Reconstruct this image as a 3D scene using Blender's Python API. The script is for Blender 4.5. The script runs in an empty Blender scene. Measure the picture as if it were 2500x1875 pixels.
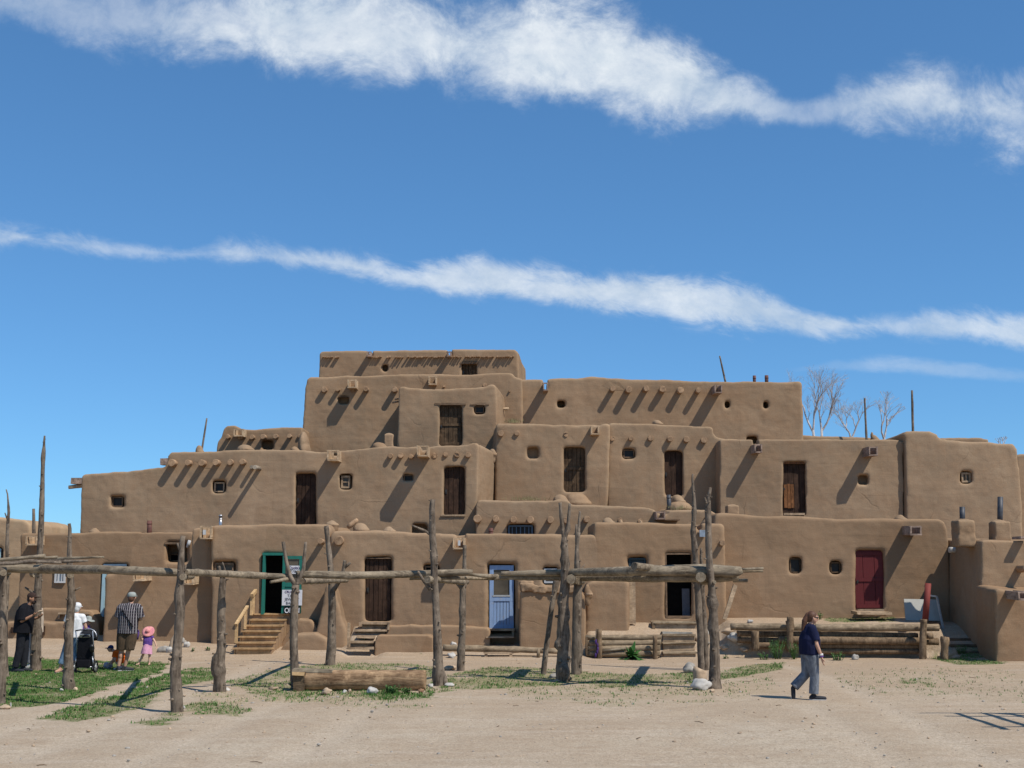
import bpy, bmesh, math, random
from mathutils import Vector, Matrix, noise
random.seed(7)
PI = math.pi
C = bpy.context.scene.collection
SC = bpy.context.scene

# ------------------------------------------------------------------ camera model (photo 2500 x 1875)
FPX, CX, CY, CAMH = 3000.0, 1250.0, 937.5, 2.3
TH = math.atan(463.0 / FPX)
CT, ST = math.cos(TH), math.sin(TH)
def ray(px, py):
    a, b = (px - CX) / FPX, (CY - py) / FPX
    return Vector((a, CT - b * ST, ST + b * CT))
def at(px, py, Y):
    d = ray(px, py); t = Y / d.y
    return Vector((d.x * t, Y, CAMH + d.z * t))
def sm(a, b, t):
    t = max(0.0, min(1.0, (t - a) / (b - a))); return t * t * (3 - 2 * t)
def gz(x, y):
    z = 0.035 * noise.noise(Vector((x * .35, y * .35, 3.1))) + 0.012 * noise.noise(Vector((x * 1.7, y * 1.7, 8.0)))
    z *= sm(5, 12, y)
    bank = 0.30 * sm(33.6, 36.8, y) + 0.16 * sm(36.4, 38.0, y) * (1 - sm(-10.5, -9.5, x))
    zr = 0.83 * sm(34.70, 34.84, y) + 0.18 * sm(34.8, 37, y)
    wr = sm(5.5, 6.3, x) * (1 - sm(11.9, 12.25, x))
    zm = 0.43 * sm(34.80, 34.92, y) + 0.46 * sm(34.9, 36.4, y)
    wm = sm(1.98, 2.12, x) * (1 - sm(4.0, 4.12, x))
    zs = 0.9 * sm(34.2, 36.5, y)
    ws = sm(4.0, 4.12, x) * (1 - sm(5.5, 6.3, x))
    zq = 0.9 * sm(33.6, 36.9, y)
    wq = sm(11.9, 12.25, x) * (1 - sm(14.5, 16, x))
    zl = 0.78 * sm(34.9, 36.3, y)
    wl = sm(-4.75, -4.6, x) * (1 - sm(-3.75, -3.6, x))
    for zz, w in ((zr, wr), (zm, wm), (zs, ws), (zq, wq), (zl, wl)):
        bank = bank * (1 - w) + max(zz, 0) * w
    return z + bank
def gnd(px, py):
    d = ray(px, py); t = 12.0; prev = None
    while t < 60:
        p = Vector((0, 0, CAMH)) + d * t
        if p.z < gz(p.x, p.y):
            lo, hi = t - 0.25, t
            for _ in range(20):
                m = (lo + hi) / 2; q = Vector((0, 0, CAMH)) + d * m
                if q.z < gz(q.x, q.y): hi = m
                else: lo = m
            return Vector((0, 0, CAMH)) + d * hi
        t += 0.25
    return Vector((0, 0, CAMH)) + d * 40
def onz(px, Y):          # ground point under a column of the photo at depth Y
    x = at(px, 1500, Y).x
    return Vector((x, Y, gz(x, Y)))
K = 640 / 2212
def tile(ox, oy):
    return lambda x, y: (ox + x * K, oy + y * K)
T1, T2, T3, T4, T5 = tile(0, 1000), tile(0, 1300), tile(480, 820), tile(480, 1250), tile(1050, 850)
T6, T7, T8, T9, T10 = tile(1000, 1220), tile(1600, 850), tile(1400, 1220), tile(1860, 920), tile(1860, 1300)
def R(t, x0, y0, x1, y1):
    a, b = t(x0, y0), t(x1, y1); return (a[0], a[1], b[0], b[1])
def L(t, *pts):
    return [t(*p) for p in pts]

# ------------------------------------------------------------------ scene graph helpers
def props(o, label=None, cat=None, group=None, kind=None):
    if label: o['label'] = label
    if cat: o['category'] = cat
    if group: o['group'] = group
    if kind: o['kind'] = kind
    return o
def thing(name, label, cat, loc, group=None):
    o = bpy.data.objects.new(name, None); C.objects.link(o)
    o.location = loc; o.empty_display_size = 0.2
    o['_base'] = list(loc)
    return props(o, label, cat, group)
def base_of(o):
    while o.parent is not None: o = o.parent
    return Vector(o['_base']) if '_base' in o else Vector((0, 0, 0))
def put(name, me, mat, parent=None, smooth=False, label=None):
    """link mesh given in world coordinates as an object under its thing"""
    me.name = name
    if isinstance(mat, (list, tuple)):
        for m in mat: me.materials.append(m)
    elif mat is not None:
        me.materials.clear(); me.materials.append(mat)
    if smooth:
        me.polygons.foreach_set('use_smooth', [True] * len(me.polygons))
    o = bpy.data.objects.new(name, me); C.objects.link(o)
    if parent is not None:
        me.transform(Matrix.Translation(-base_of(parent)))
        o.parent = parent
    if label: o['label'] = label
    me.update()
    return o
def single(name, me, mat, label, cat, group=None, smooth=False):
    """a thing that is one mesh: origin moved to its base"""
    vs = [v.co for v in me.vertices]
    c = Vector((sum(v.x for v in vs) / len(vs), sum(v.y for v in vs) / len(vs), min(v.z for v in vs)))
    me.transform(Matrix.Translation(-c))
    o = put(name, me, mat, None, smooth); o.location = c
    return props(o, label, cat, group)
def mesh_of(bm):
    me = bpy.data.meshes.new('m'); bm.to_mesh(me); bm.free(); return me
def B(): return bmesh.new()
def hexa(bm, p, mi=0):
    """8 corners: 0-3 front (ccw), 4-7 back"""
    v = [bm.verts.new(q) for q in p]
    for f in ((0, 1, 2, 3), (7, 6, 5, 4), (0, 4, 5, 1), (1, 5, 6, 2), (2, 6, 7, 3), (3, 7, 4, 0)):
        bm.faces.new([v[i] for i in f]).material_index = mi
    return v
def box(bm, c, s, rot=None, mi=0, jit=0.0):
    p = []
    for dy in (-1, 1):
        for dx, dz in ((-1, -1), (1, -1), (1, 1), (-1, 1)):
            q = Vector((dx * s[0] / 2, dy * s[1] / 2, dz * s[2] / 2))
            if jit: q += Vector([random.uniform(-jit, jit) for _ in range(3)])
            if rot is not None: q = rot @ q
            p.append(Vector(c) + q)
    return hexa(bm, p, mi)
def boxpx(bm, r, y0, y1, mi=0, jit=0.0):
    """box whose front face fills a pixel rectangle at depth y0"""
    a, b = at(r[0], r[3], y0), at(r[2], r[1], y0)
    c = Vector(((a.x + b.x) / 2, (y0 + y1) / 2, (a.z + b.z) / 2))
    return box(bm, c, (abs(b.x - a.x), y1 - y0, abs(b.z - a.z)), None, mi, jit)
def beam(bm, a, b, w, h, mi=0):
    """square bar between two points"""
    a, b = Vector(a), Vector(b); d = (b - a)
    z = d.normalized(); x = z.cross(Vector((0, 0, 1)))
    if x.length < .05: x = Vector((1, 0, 0))
    x.normalize(); y = z.cross(x)
    p = []
    for q in (a, b):
        for sx, sy in ((-1, -1), (1, -1), (1, 1), (-1, 1)):
            p.append(q + x * sx * w / 2 + y * sy * h / 2)
    hexa(bm, p, mi)
def tube(bm, pts, rad, n=10, wob=0.0, seed=0.0, cap=True, mi=0, knots=0.0, twist=0.0):
    """tapered irregular tube along a polyline"""
    pts = [Vector(p) for p in pts]; rings = []
    # parallel transport
    d0 = (pts[1] - pts[0]).normalized()
    u = d0.cross(Vector((0, 1, 0)))
    if u.length < .1: u = d0.cross(Vector((1, 0, 0)))
    u.normalize()
    for i, p in enumerate(pts):
        d = (pts[min(i + 1, len(pts) - 1)] - pts[max(i - 1, 0)]).normalized()
        u = (u - d * u.dot(d)).normalized(); v = d.cross(u)
        ring = []
        for k in range(n):
            a = 2 * PI * k / n
            w = u * math.cos(a) + v * math.sin(a)
            r = rad[i]
            q = p + w * r
            if wob:
                r *= 1 + wob * noise.noise(Vector((w.x * 1.3 + seed, w.y * 1.3 + p.z * 1.1, p.x * 1.1 + w.z * 1.3)) + Vector((seed, 0, 0))) \
                       + wob * .7 * noise.noise(q * 5 + Vector((seed, seed, 0)))
            if knots:
                r *= 1 + knots * max(0, noise.noise(q * 3.2 + Vector((seed * 3, 0, 7))) - .25) * 2.5
            ring.append(bm.verts.new(p + w * r))
        rings.append(ring)
    for i in range(len(rings) - 1):
        for k in range(n):
            f = bm.faces.new((rings[i][k], rings[i][(k + 1) % n], rings[i + 1][(k + 1) % n], rings[i + 1][k])); f.material_index = mi; f.smooth = True
    if cap:
        f = bm.faces.new(list(reversed(rings[0]))); f.material_index = mi
        f = bm.faces.new(rings[-1]); f.material_index = mi
def resample(pts, rad, step):
    P_, R_ = [], []
    for i in range(len(pts) - 1):
        a, b = Vector(pts[i]), Vector(pts[i + 1]); n = max(1, int((b - a).length / step))
        for k in range(n):
            t = k / n; P_.append(a.lerp(b, t)); R_.append(rad[i] * (1 - t) + rad[i + 1] * t)
    P_.append(Vector(pts[-1])); R_.append(rad[-1])
    return P_, R_
def stick(bm, pts, rad, n=12, step=.10, wob=.16, knots=.38, bend=.0, mi=0):
    P_, R_ = resample(pts, rad, step); s = random.uniform(0, 90)
    if bend:
        for i, p in enumerate(P_[1:-1]):
            p += Vector((noise.noise(p * .9 + Vector((s, 0, 0))), noise.noise(p * .9 + Vector((0, s, 0))), 0)) * bend
    tube(bm, P_, R_, n, wob, s, True, mi, knots)
def cyl(bm, a, b, r0, r1=None, n=14, mi=0):
    tube(bm, [a, b], [r0, r0 if r1 is None else r1], n, 0, 0, True, mi)
def ell(bm, c, r, rot=None, seg=14, mi=0, nz=0.0, seed=0.0, nf=2.0):
    v0 = len(bm.verts)
    M = Matrix.Translation(Vector(c)) @ (rot.to_4x4() if rot is not None else Matrix()) @ Matrix.Diagonal((r[0], r[1], r[2], 1))
    g = bmesh.ops.create_icosphere(bm, subdivisions=3 if seg > 10 else 2, radius=1.0)
    for v in g['verts']:
        if nz:
            v.co *= 1 + nz * noise.noise(v.co * nf + Vector((seed, seed * 2, 0))) + nz * .4 * noise.noise(v.co * nf * 3 + Vector((seed, 0, 5)))
        v.co = M @ v.co
    for f in {f for v in g['verts'] for f in v.link_faces}: f.material_index = mi; f.smooth = True
def cap(bm, a, b, ra, rb, n=12):
    """capsule as closed tube + two balls (for voxel union)"""
    a, b = Vector(a), Vector(b)
    if (b - a).length > 1e-4: tube(bm, [a, b], [ra, rb], n)
    for p, r in ((a, ra), (b, rb)):
        bmesh.ops.create_icosphere(bm, subdivisions=2, radius=r, matrix=Matrix.Translation(p))

def evaluate(me, mods):
    """run a stack of modifiers on a mesh and return the result"""
    o = bpy.data.objects.new('tmp', me); C.objects.link(o); made = []
    for kind, kw in mods:
        m = o.modifiers.new(kind, kind)
        for k, v in kw.items(): setattr(m, k, v)
    bpy.context.view_layer.update()
    dg = bpy.context.evaluated_depsgraph_get()
    out = bpy.data.meshes.new_from_object(o.evaluated_get(dg))
    bpy.data.objects.remove(o); bpy.data.meshes.remove(me)
    return out
TEX = {}
def clouds(size, depth=2):
    k = (size, depth)
    if k not in TEX:
        t = bpy.data.textures.new('c', 'CLOUDS'); t.noise_scale = size; t.noise_depth = depth; TEX[k] = t
    return TEX[k]
def fuse(bm, voxel, it=3, disp=()):
    """voxel union of everything in bm, softened"""
    bm.normal_update()
    mods = [('REMESH', dict(mode='VOXEL', voxel_size=voxel, adaptivity=0.0)), ('SMOOTH', dict(factor=.5, iterations=it))]
    for s, st in disp:
        mods.append(('DISPLACE', dict(texture=clouds(s), strength=st, texture_coords='LOCAL', mid_level=.5)))
    return evaluate(mesh_of(bm), mods)

# ------------------------------------------------------------------ materials
def mat(name):
    m = bpy.data.materials.new(name); m.use_nodes = True
    nt = m.node_tree; b = nt.nodes['Principled BSDF']
    b.inputs['Specular IOR Level'].default_value = .15
    return m, nt, b
def nd(nt, t, **kw):
    n = nt.nodes.new(t)
    for k, v in kw.items():
        if k.startswith('i_'): n.inputs[k[2:].replace('_', ' ')].default_value = v
        else: setattr(n, k, v)
    return n
def ramp(nt, fac, stops, interp='LINEAR'):
    r = nt.nodes.new('ShaderNodeValToRGB'); r.color_ramp.interpolation = interp
    e = r.color_ramp.elements
    while len(e) < len(stops): e.new(.5)
    for k, (p, c) in enumerate(stops):
        e[k].position = p; e[k].color = (c[0], c[1], c[2], 1) if not isinstance(c, (int, float)) else (c, c, c, 1)
    nt.links.new(fac, r.inputs[0]); return r.outputs[0]
def mix(nt, fac, a, b, mode='MIX'):
    m = nt.nodes.new('ShaderNodeMix'); m.data_type = 'RGBA'; m.blend_type = mode
    def con(s, v):
        if isinstance(v, (int, float)): s.default_value = v
        elif isinstance(v, (tuple, list)): s.default_value = (v[0], v[1], v[2], 1)
        else: nt.links.new(v, s)
    con(m.inputs[0], fac); con(m.inputs[6], a); con(m.inputs[7], b)
    return m.outputs[2]
def coord(nt, kind='Object', scale=(1, 1, 1)):
    tc = nt.nodes.new('ShaderNodeTexCoord'); mp = nt.nodes.new('ShaderNodeMapping')
    mp.inputs['Scale'].default_value = scale
    nt.links.new(tc.outputs[kind], mp.inputs[0]); return mp.outputs[0]
def wpos(nt, scale=(1, 1, 1)):
    g = nt.nodes.new('ShaderNodeNewGeometry'); mp = nt.nodes.new('ShaderNodeMapping')
    mp.inputs['Scale'].default_value = scale
    nt.links.new(g.outputs['Position'], mp.inputs[0]); return mp.outputs[0]
def noi(nt, vec, scale, detail=4, rough=.55, dist=0.0):
    n = nd(nt, 'ShaderNodeTexNoise'); n.inputs['Scale'].default_value = scale; n.inputs['Detail'].default_value = detail
    n.inputs['Roughness'].default_value = rough; n.inputs['Distortion'].default_value = dist
    nt.links.new(vec, n.inputs['Vector']); return n.outputs['Fac']
def bump(nt, b, h, strength=.4, dist=.02):
    n = nd(nt, 'ShaderNodeBump'); n.inputs['Strength'].default_value = strength; n.inputs['Distance'].default_value = dist
    nt.links.new(h, n.inputs['Height']); nt.links.new(n.outputs[0], b.inputs['Normal']); return n
def math_(nt, op, a, b=None, c=None):
    n = nd(nt, 'ShaderNodeMath', operation=op)
    for i, v in enumerate((a, b, c)):
        if v is None: continue
        if isinstance(v, (int, float)): n.inputs[i].default_value = v
        else: nt.links.new(v, n.inputs[i])
    return n.outputs[0]

def adobe_mat(name, base, var=1.0):
    m, nt, b = mat(name)
    w = wpos(nt)
    big = noi(nt, w, .45, 3, .5)
    mid = noi(nt, w, 2.2, 5, .6, .4)
    fine = noi(nt, w, 26, 4, .65)
    straw = nd(nt, 'ShaderNodeTexVoronoi', feature='F1'); straw.inputs['Scale'].default_value = 17
    nt.links.new(noi_vec(nt, w), straw.inputs['Vector'])
    streak = noi(nt, wpos(nt, (1.6, 1.6, .22)), 1.5, 4, .6)
    hor = noi(nt, wpos(nt, (.25, .25, 2.2)), 1.6, 4, .6, .6)
    d = tuple(c * .80 for c in base); l = tuple(min(1, c * 1.16) for c in base)
    red = (base[0] * 1.0, base[1] * .88, base[2] * .80)
    col = mix(nt, ramp(nt, big, [(.32, 0), (.68, 1)]), d, l)
    col = mix(nt, ramp(nt, mid, [(.38, 0), (.70, .55)]), col, red)
    col = mix(nt, ramp(nt, streak, [(.50, 0), (.78, .34)]), col, tuple(c * .66 for c in base))
    col = mix(nt, ramp(nt, hor, [(.55, 0), (.80, .38)]), col, tuple(min(1, c * 1.22) for c in base))
    col = mix(nt, ramp(nt, straw.outputs['Distance'], [(.05, .5), (.16, 0)]), col, (base[0] * 1.55, base[1] * 1.55, base[2] * 1.4))
    col = mix(nt, ramp(nt, fine, [(.35, .35), (.65, 0)]), col, tuple(c * .7 for c in base))
    crk = nd(nt, 'ShaderNodeTexVoronoi', feature='DISTANCE_TO_EDGE'); crk.inputs['Scale'].default_value = .55
    nt.links.new(noi_vec2(nt, w, .9), crk.inputs['Vector'])
    cm = mix(nt, 1.0, ramp(nt, crk.outputs['Distance'], [(.002, 1), (.008, 0)]), ramp(nt, noi(nt, w, .8, 2), [(.50, 0), (.66, 1)]), 'MULTIPLY')
    crack = math_(nt, 'MULTIPLY', cm, .34)
    col = mix(nt, crack, col, tuple(c * .4 for c in base))
    oi = nt.nodes.new('ShaderNodeObjectInfo')
    tint = ramp(nt, oi.outputs['Random'], [(0, (.90, .88, .86)), (.35, (1.0, .985, .96)), (.7, (1.0, 1.02, 1.03)), (1, (1.08, 1.07, 1.06))])
    col = mix(nt, 1.0, col, tint, 'MULTIPLY')
    pat = nd(nt, 'ShaderNodeTexVoronoi', feature='F1'); pat.inputs['Scale'].default_value = .42; nt.links.new(noi_vec2(nt, w, 1.3), pat.inputs['Vector'])
    pc = nt.nodes.new('ShaderNodeSeparateXYZ'); nt.links.new(pat.outputs['Color'], pc.inputs[0])
    col = mix(nt, ramp(nt, pc.outputs[0], [(.55, 0), (.95, .30)]), col, tuple(c * .78 for c in base))
    col = mix(nt, ramp(nt, pc.outputs[1], [(.6, 0), (.95, .26)]), col, (base[0] * 1.2, base[1] * 1.22, base[2] * 1.25))
    run = noi(nt, wpos(nt, (3.2, 3.2, .12)), 1.7, 5, .7)
    col = mix(nt, ramp(nt, run, [(.56, 0), (.74, .42)]), col, tuple(c * .70 for c in base))
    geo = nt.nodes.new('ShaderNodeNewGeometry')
    col = mix(nt, ramp(nt, geo.outputs['Pointiness'], [(.515, 0), (.56, .40)]), col, (base[0] * 1.35, base[1] * 1.32, base[2] * 1.25))  # eroded convex rims, painted lighter where the sun would strike
    col = mix(nt, ramp(nt, geo.outputs['Pointiness'], [(.44, .5), (.49, 0)]), col, tuple(c * .62 for c in base))  # concave creases painted darker, shade put into the colour
    nt.links.new(col, b.inputs['Base Color']); b.inputs['Roughness'].default_value = 1.0
    b.inputs['Specular IOR Level'].default_value = 0.02
    h = math_(nt, 'ADD', math_(nt, 'MULTIPLY', fine, .35), math_(nt, 'MULTIPLY', mid, 1.1))
    h = math_(nt, 'ADD', h, math_(nt, 'MULTIPLY', hor, .8))
    h = math_(nt, 'SUBTRACT', h, math_(nt, 'MULTIPLY', crack, 1.2))
    bump(nt, b, h, .42, .03)
    return m
def noi_vec(nt, w):
    n = nd(nt, 'ShaderNodeTexNoise'); n.inputs['Scale'].default_value = 6; nt.links.new(w, n.inputs['Vector'])
    mx = nd(nt, 'ShaderNodeMix', data_type='VECTOR'); mx.inputs[0].default_value = .06
    nt.links.new(w, mx.inputs[4]); nt.links.new(n.outputs['Color'], mx.inputs[5]); return mx.outputs[1]
def noi_vec2(nt, w, s):
    n = nd(nt, 'ShaderNodeTexNoise'); n.inputs['Scale'].default_value = s; n.inputs['Detail'].default_value = 6; nt.links.new(w, n.inputs['Vector'])
    mx = nd(nt, 'ShaderNodeMix', data_type='VECTOR'); mx.inputs[0].default_value = .5
    nt.links.new(w, mx.inputs[4]); nt.links.new(n.outputs['Color'], mx.inputs[5]); return mx.outputs[1]
def wood_mat(name, base, dark, grain=(1, 1, 9), scale=3.0, contrast=1.0, rough=.85, bmp=.4):
    """grain runs along the axis with the smallest scale"""
    m, nt, b = mat(name)
    v = coord(nt, 'Object', grain)
    g = noi(nt, v, scale, 6, .65, 1.2); f = noi(nt, v, scale * 5, 4, .6)
    w = noi(nt, wpos(nt), 2.3, 4, .6)
    col = mix(nt, ramp(nt, g, [(.38, 0), (.62, contrast)]), base, dark)
    col = mix(nt, ramp(nt, f, [(.48, 0), (.70, .55)]), col, tuple(c * .5 for c in dark))
    col = mix(nt, ramp(nt, w, [(.42, 0), (.66, .5)]), col, tuple(min(1, c * 1.35) for c in base))
    k2 = noi(nt, wpos(nt), 6.5, 4, .65)
    col = mix(nt, ramp(nt, k2, [(.54, 0), (.72, .6)]), col, tuple(min(1, c * 1.75) for c in base))
    col = mix(nt, ramp(nt, k2, [(.30, .6), (.44, 0)]), col, tuple(c * .6 for c in dark))
    nt.links.new(col, b.inputs['Base Color']); b.inputs['Roughness'].default_value = rough
    bump(nt, b, math_(nt, 'ADD', g, math_(nt, 'MULTIPLY', f, .5)), bmp, .02)
    return m
def paint_mat(name, base, wear=(.25, .2, .15), amount=.35, rough=.6):
    m, nt, b = mat(name)
    w = wpos(nt); n = noi(nt, w, 7, 6, .7); s = noi(nt, wpos(nt, (9, 9, .8)), 3, 4)
    col = mix(nt, ramp(nt, n, [(.56, 0), (.74, amount)]), base, wear)
    col = mix(nt, ramp(nt, s, [(.45, 0), (.7, .4)]), col, tuple(c * .62 for c in base))
    nt.links.new(col, b.inputs['Base Color']); b.inputs['Roughness'].default_value = rough
    bump(nt, b, n, .15, .01); return m
def plain_mat(name, base, rough=.8, spec=.2, metal=0.0, var=.25, scale=9):
    m, nt, b = mat(name)
    n = noi(nt, wpos(nt), scale, 5, .6)
    col = mix(nt, ramp(nt, n, [(.3, 0), (.72, 1)]), tuple(c * (1 - var) for c in base), tuple(min(1, c * (1 + var)) for c in base))
    nt.links.new(col, b.inputs['Base Color']); b.inputs['Roughness'].default_value = rough
    b.inputs['Specular IOR Level'].default_value = spec; b.inputs['Metallic'].default_value = metal
    bump(nt, b, n, .15, .01); return m
M = {}
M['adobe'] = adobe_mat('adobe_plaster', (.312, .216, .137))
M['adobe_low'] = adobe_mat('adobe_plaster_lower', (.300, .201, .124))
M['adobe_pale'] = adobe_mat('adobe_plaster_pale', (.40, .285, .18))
M['post'] = wood_mat('weathered_post', (.205, .160, .118), (.065, .047, .034), (6, 6, .8), 2.2, 1.0, .9, .7)
M['beam'] = wood_mat('weathered_beam', (.275, .22, .152), (.11, .082, .056), (.7, 6, 6), 2.4, 1.0, .9, .6)
M['beam_y'] = wood_mat('weathered_crossbeam', (.275, .22, .152), (.11, .08, .055), (6, .7, 6), 2.4, 1.0, .9, .6)
M['branch'] = wood_mat('grey_branch', (.34, .285, .215), (.15, .115, .085), (5, 5, 1), 3.0, 1.0, .9, .5)
M['viga'] = wood_mat('viga_wood', (.36, .235, .14), (.22, .135, .08), (5, 5, 5), 3.0, .8, .9, .3)
M['spout'] = wood_mat('spout_wood', (.50, .36, .225), (.30, .2, .12), (3, .6, 3), 4.0, .8, .8, .2)
M['spout_grey'] = wood_mat('old_spout_wood', (.33, .24, .185), (.16, .11, .085), (3, .6, 3), 4.0, .9, .85, .2)
M['door_wood'] = wood_mat('dark_door_wood', (.058, .032, .020), (.022, .012, .008), (14, 3, .55), 3.0, 1.0, .75, .4)
M['door_old'] = wood_mat('old_door_wood', (.115, .072, .040), (.028, .018, .011), (14, 3, .55), 3.0, 1.0, .8, .5)
M['orange_wood'] = wood_mat('orange_board', (.22, .095, .036), (.10, .042, .016), (10, 3, .6), 3.0, 1.0, .6, .3)
M['lintel'] = wood_mat('lintel_wood', (.20, .13, .08), (.10, .065, .04), (.8, 6, 6), 3.0, .9, .85, .4)
M['new_wood'] = wood_mat('new_lumber', (.58, .39, .20), (.42, .265, .125), (.5, 5, 9), 3.5, .8, .6, .12)
M['step_wood'] = wood_mat('stair_board', (.44, .285, .145), (.29, .175, .085), (.5, 6, 9), 3.5, .8, .6, .12)
M['old_board'] = wood_mat('old_board', (.40, .29, .185), (.22, .15, .095), (.6, 5, 6), 3.0, .9, .85, .3)
M['log'] = wood_mat('peeled_log', (.30, .225, .145), (.12, .085, .052), (.5, 6, 6), 2.6, .9, .85, .5)
M['log_dark'] = wood_mat('dark_log', (.17, .115, .068), (.075, .05, .03), (.5, 6, 6), 2.6, 1.0, .9, .6)
M['stake'] = wood_mat('stake_wood', (.22, .15, .09), (.085, .056, .034), (5, 5, .7), 3.0, 1.0, .9, .5)
M['bench_log'] = wood_mat('bench_log', (.39, .255, .145), (.135, .075, .04), (.55, 5, 7), 2.6, 1.0, .9, 1.0)
M['glass'] = plain_mat('dark_window_glass', (.030, .028, .026), .3, .12, 0, .3, 2)
M['glass_pale'] = plain_mat('pale_window_glass', (.30, .34, .38), .12, .5, 0, .3, 6)
M['glass_brown'] = plain_mat('reflecting_door_glass', (.105, .085, .06), .3, .2, 0, .4, 1.5)
M['dark'] = plain_mat('interior_shade_black', (.012, .011, .010), .9, .05, 0, .3)  # near-black for doorway panels and dark panes; interior shade put into the colour
M['interior_grey'] = plain_mat('interior_panel', (.16, .17, .19), .7, .1, 0, .2)
M['green'] = paint_mat('green_paint', (.022, .15, .115), (.08, .11, .085), .5)
M['blue'] = paint_mat('blue_paint', (.24, .34, .52), (.36, .34, .32), .8)
M['pale_blue'] = paint_mat('pale_blue_paint', (.32, .47, .53), (.3, .25, .2), .5)
M['blue_grey'] = paint_mat('blue_grey_paint', (.10, .155, .22), (.2, .16, .12), .5)
M['slate'] = paint_mat('slate_paint', (.035, .055, .065), (.05, .05, .05), .5)
M['red_door'] = paint_mat('red_paint', (.115, .022, .023), (.085, .045, .033), .8, .55)
M['red_post'] = paint_mat('red_post_paint', (.21, .048, .038), (.25, .07, .05), .6, .7)
M['white_paint'] = paint_mat('white_paint', (.50, .50, .49), (.4, .36, .3), .4)
M['pipe_rust'] = plain_mat('rusty_pipe', (.12, .05, .038), .7, .3, 0, .4)
M['pipe_dark'] = plain_mat('dark_stove_pipe', (.05, .052, .06), .55, .4, 0, .4)
M['pipe_metal'] = plain_mat('metal_pipe', (.45, .45, .46), .35, .5, .8, .25)
M['iron'] = plain_mat('iron', (.06, .055, .05), .5, .4, .6, .3)
M['white_board'] = plain_mat('white_board', (.34, .33, .29), .5, .3, 0, .06)
M['alu'] = plain_mat('grey_metal_frame', (.40, .40, .39), .5, .4, .2, .2)
M['stone'] = plain_mat('grey_stone', (.33, .30, .26), .95, .1, 0, .35, 6)
M['stone_w'] = plain_mat('white_stone', (.46, .43, .385), .95, .1, 0, .22, 7)
M['stone_t'] = plain_mat('tan_stone', (.42, .31, .21), .95, .1, 0, .35, 6)
M['stone_r'] = plain_mat('red_brown_stone', (.30, .17, .10), .95, .1, 0, .35, 6)
M['slab'] = plain_mat('concrete_slab', (.30, .28, .24), .95, .1, 0, .2, 8)
M['cloth_purple'] = plain_mat('purple_cloth', (.075, .04, .15), .9, .1, 0, .2)
M['tree'] = wood_mat('pale_bare_bark', (.50, .46, .44), (.28, .25, .24), (4, 4, 1), 2.0, .9, .9, .3)
# ------------------------------------------------------------------ camera, sun, sky
cam = bpy.data.cameras.new('camera'); co = bpy.data.objects.new('camera', cam); C.objects.link(co)
cam.sensor_width = 36; cam.lens = 36 * FPX / 2500; cam.clip_end = 20000; cam.clip_start = .1
co.location = (0, 0, CAMH); co.rotation_euler = (PI / 2 + TH, 0, 0); SC.camera = co
SUN = Vector((.60, -.46, 1.0)).normalized()
sl = bpy.data.lights.new('sun', 'SUN'); so = bpy.data.objects.new('sun', sl); C.objects.link(so)
sl.energy = 4.6; sl.angle = math.radians(.53); sl.color = (1.0, .95, .87)
so.rotation_euler = SUN.to_track_quat('Z', 'Y').to_euler(); so.location = (20, -20, 40)
SC.view_settings.view_transform = 'Standard'; SC.view_settings.look = 'None'; SC.view_settings.exposure = 0; SC.view_settings.gamma = 1
wd = bpy.data.worlds.new('World'); SC.world = wd; wd.use_nodes = True
nt = wd.node_tree; bg = nt.nodes['Background']
sky = nt.nodes.new('ShaderNodeTexSky'); sky.sky_type = 'NISHITA'; sky.sun_disc = False
sky.sun_elevation = math.asin(SUN.z); sky.sun_rotation = math.atan2(SUN.x, SUN.y)
sky.altitude = 2100; sky.air_density = 1.0; sky.dust_density = .25; sky.ozone_density = 2.2
SKY_STRENGTH = .145
bg.inputs['Strength'].default_value = 1.0

def uv_of(px, py):
    d = ray(px, py); return d.x / d.y, d.z / d.y
g = nt.nodes.new('ShaderNodeTexCoord')
sep = nt.nodes.new('ShaderNodeSeparateXYZ'); nt.links.new(g.outputs['Generated'], sep.inputs[0])
dy = math_(nt, 'MAXIMUM', sep.outputs[1], .05)
U = math_(nt, 'DIVIDE', sep.outputs[0], dy); V = math_(nt, 'DIVIDE', sep.outputs[2], dy)
tU = math_(nt, 'MULTIPLY_ADD', U, 1 / 1.2, .5)
F = 1.1302
def fcurve(pts):
    n = nt.nodes.new('ShaderNodeFloatCurve'); c = n.mapping.curves[0]; n.mapping.use_clip = True
    pts = sorted(pts)
    while len(c.points) < len(pts): c.points.new(.5, .5)
    for p, (x, y) in zip(c.points, pts): p.location = (x, y); p.handle_type = 'AUTO_CLAMPED'
    n.mapping.update(); nt.links.new(tU, n.inputs['Value']); return n.outputs[0]
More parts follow.
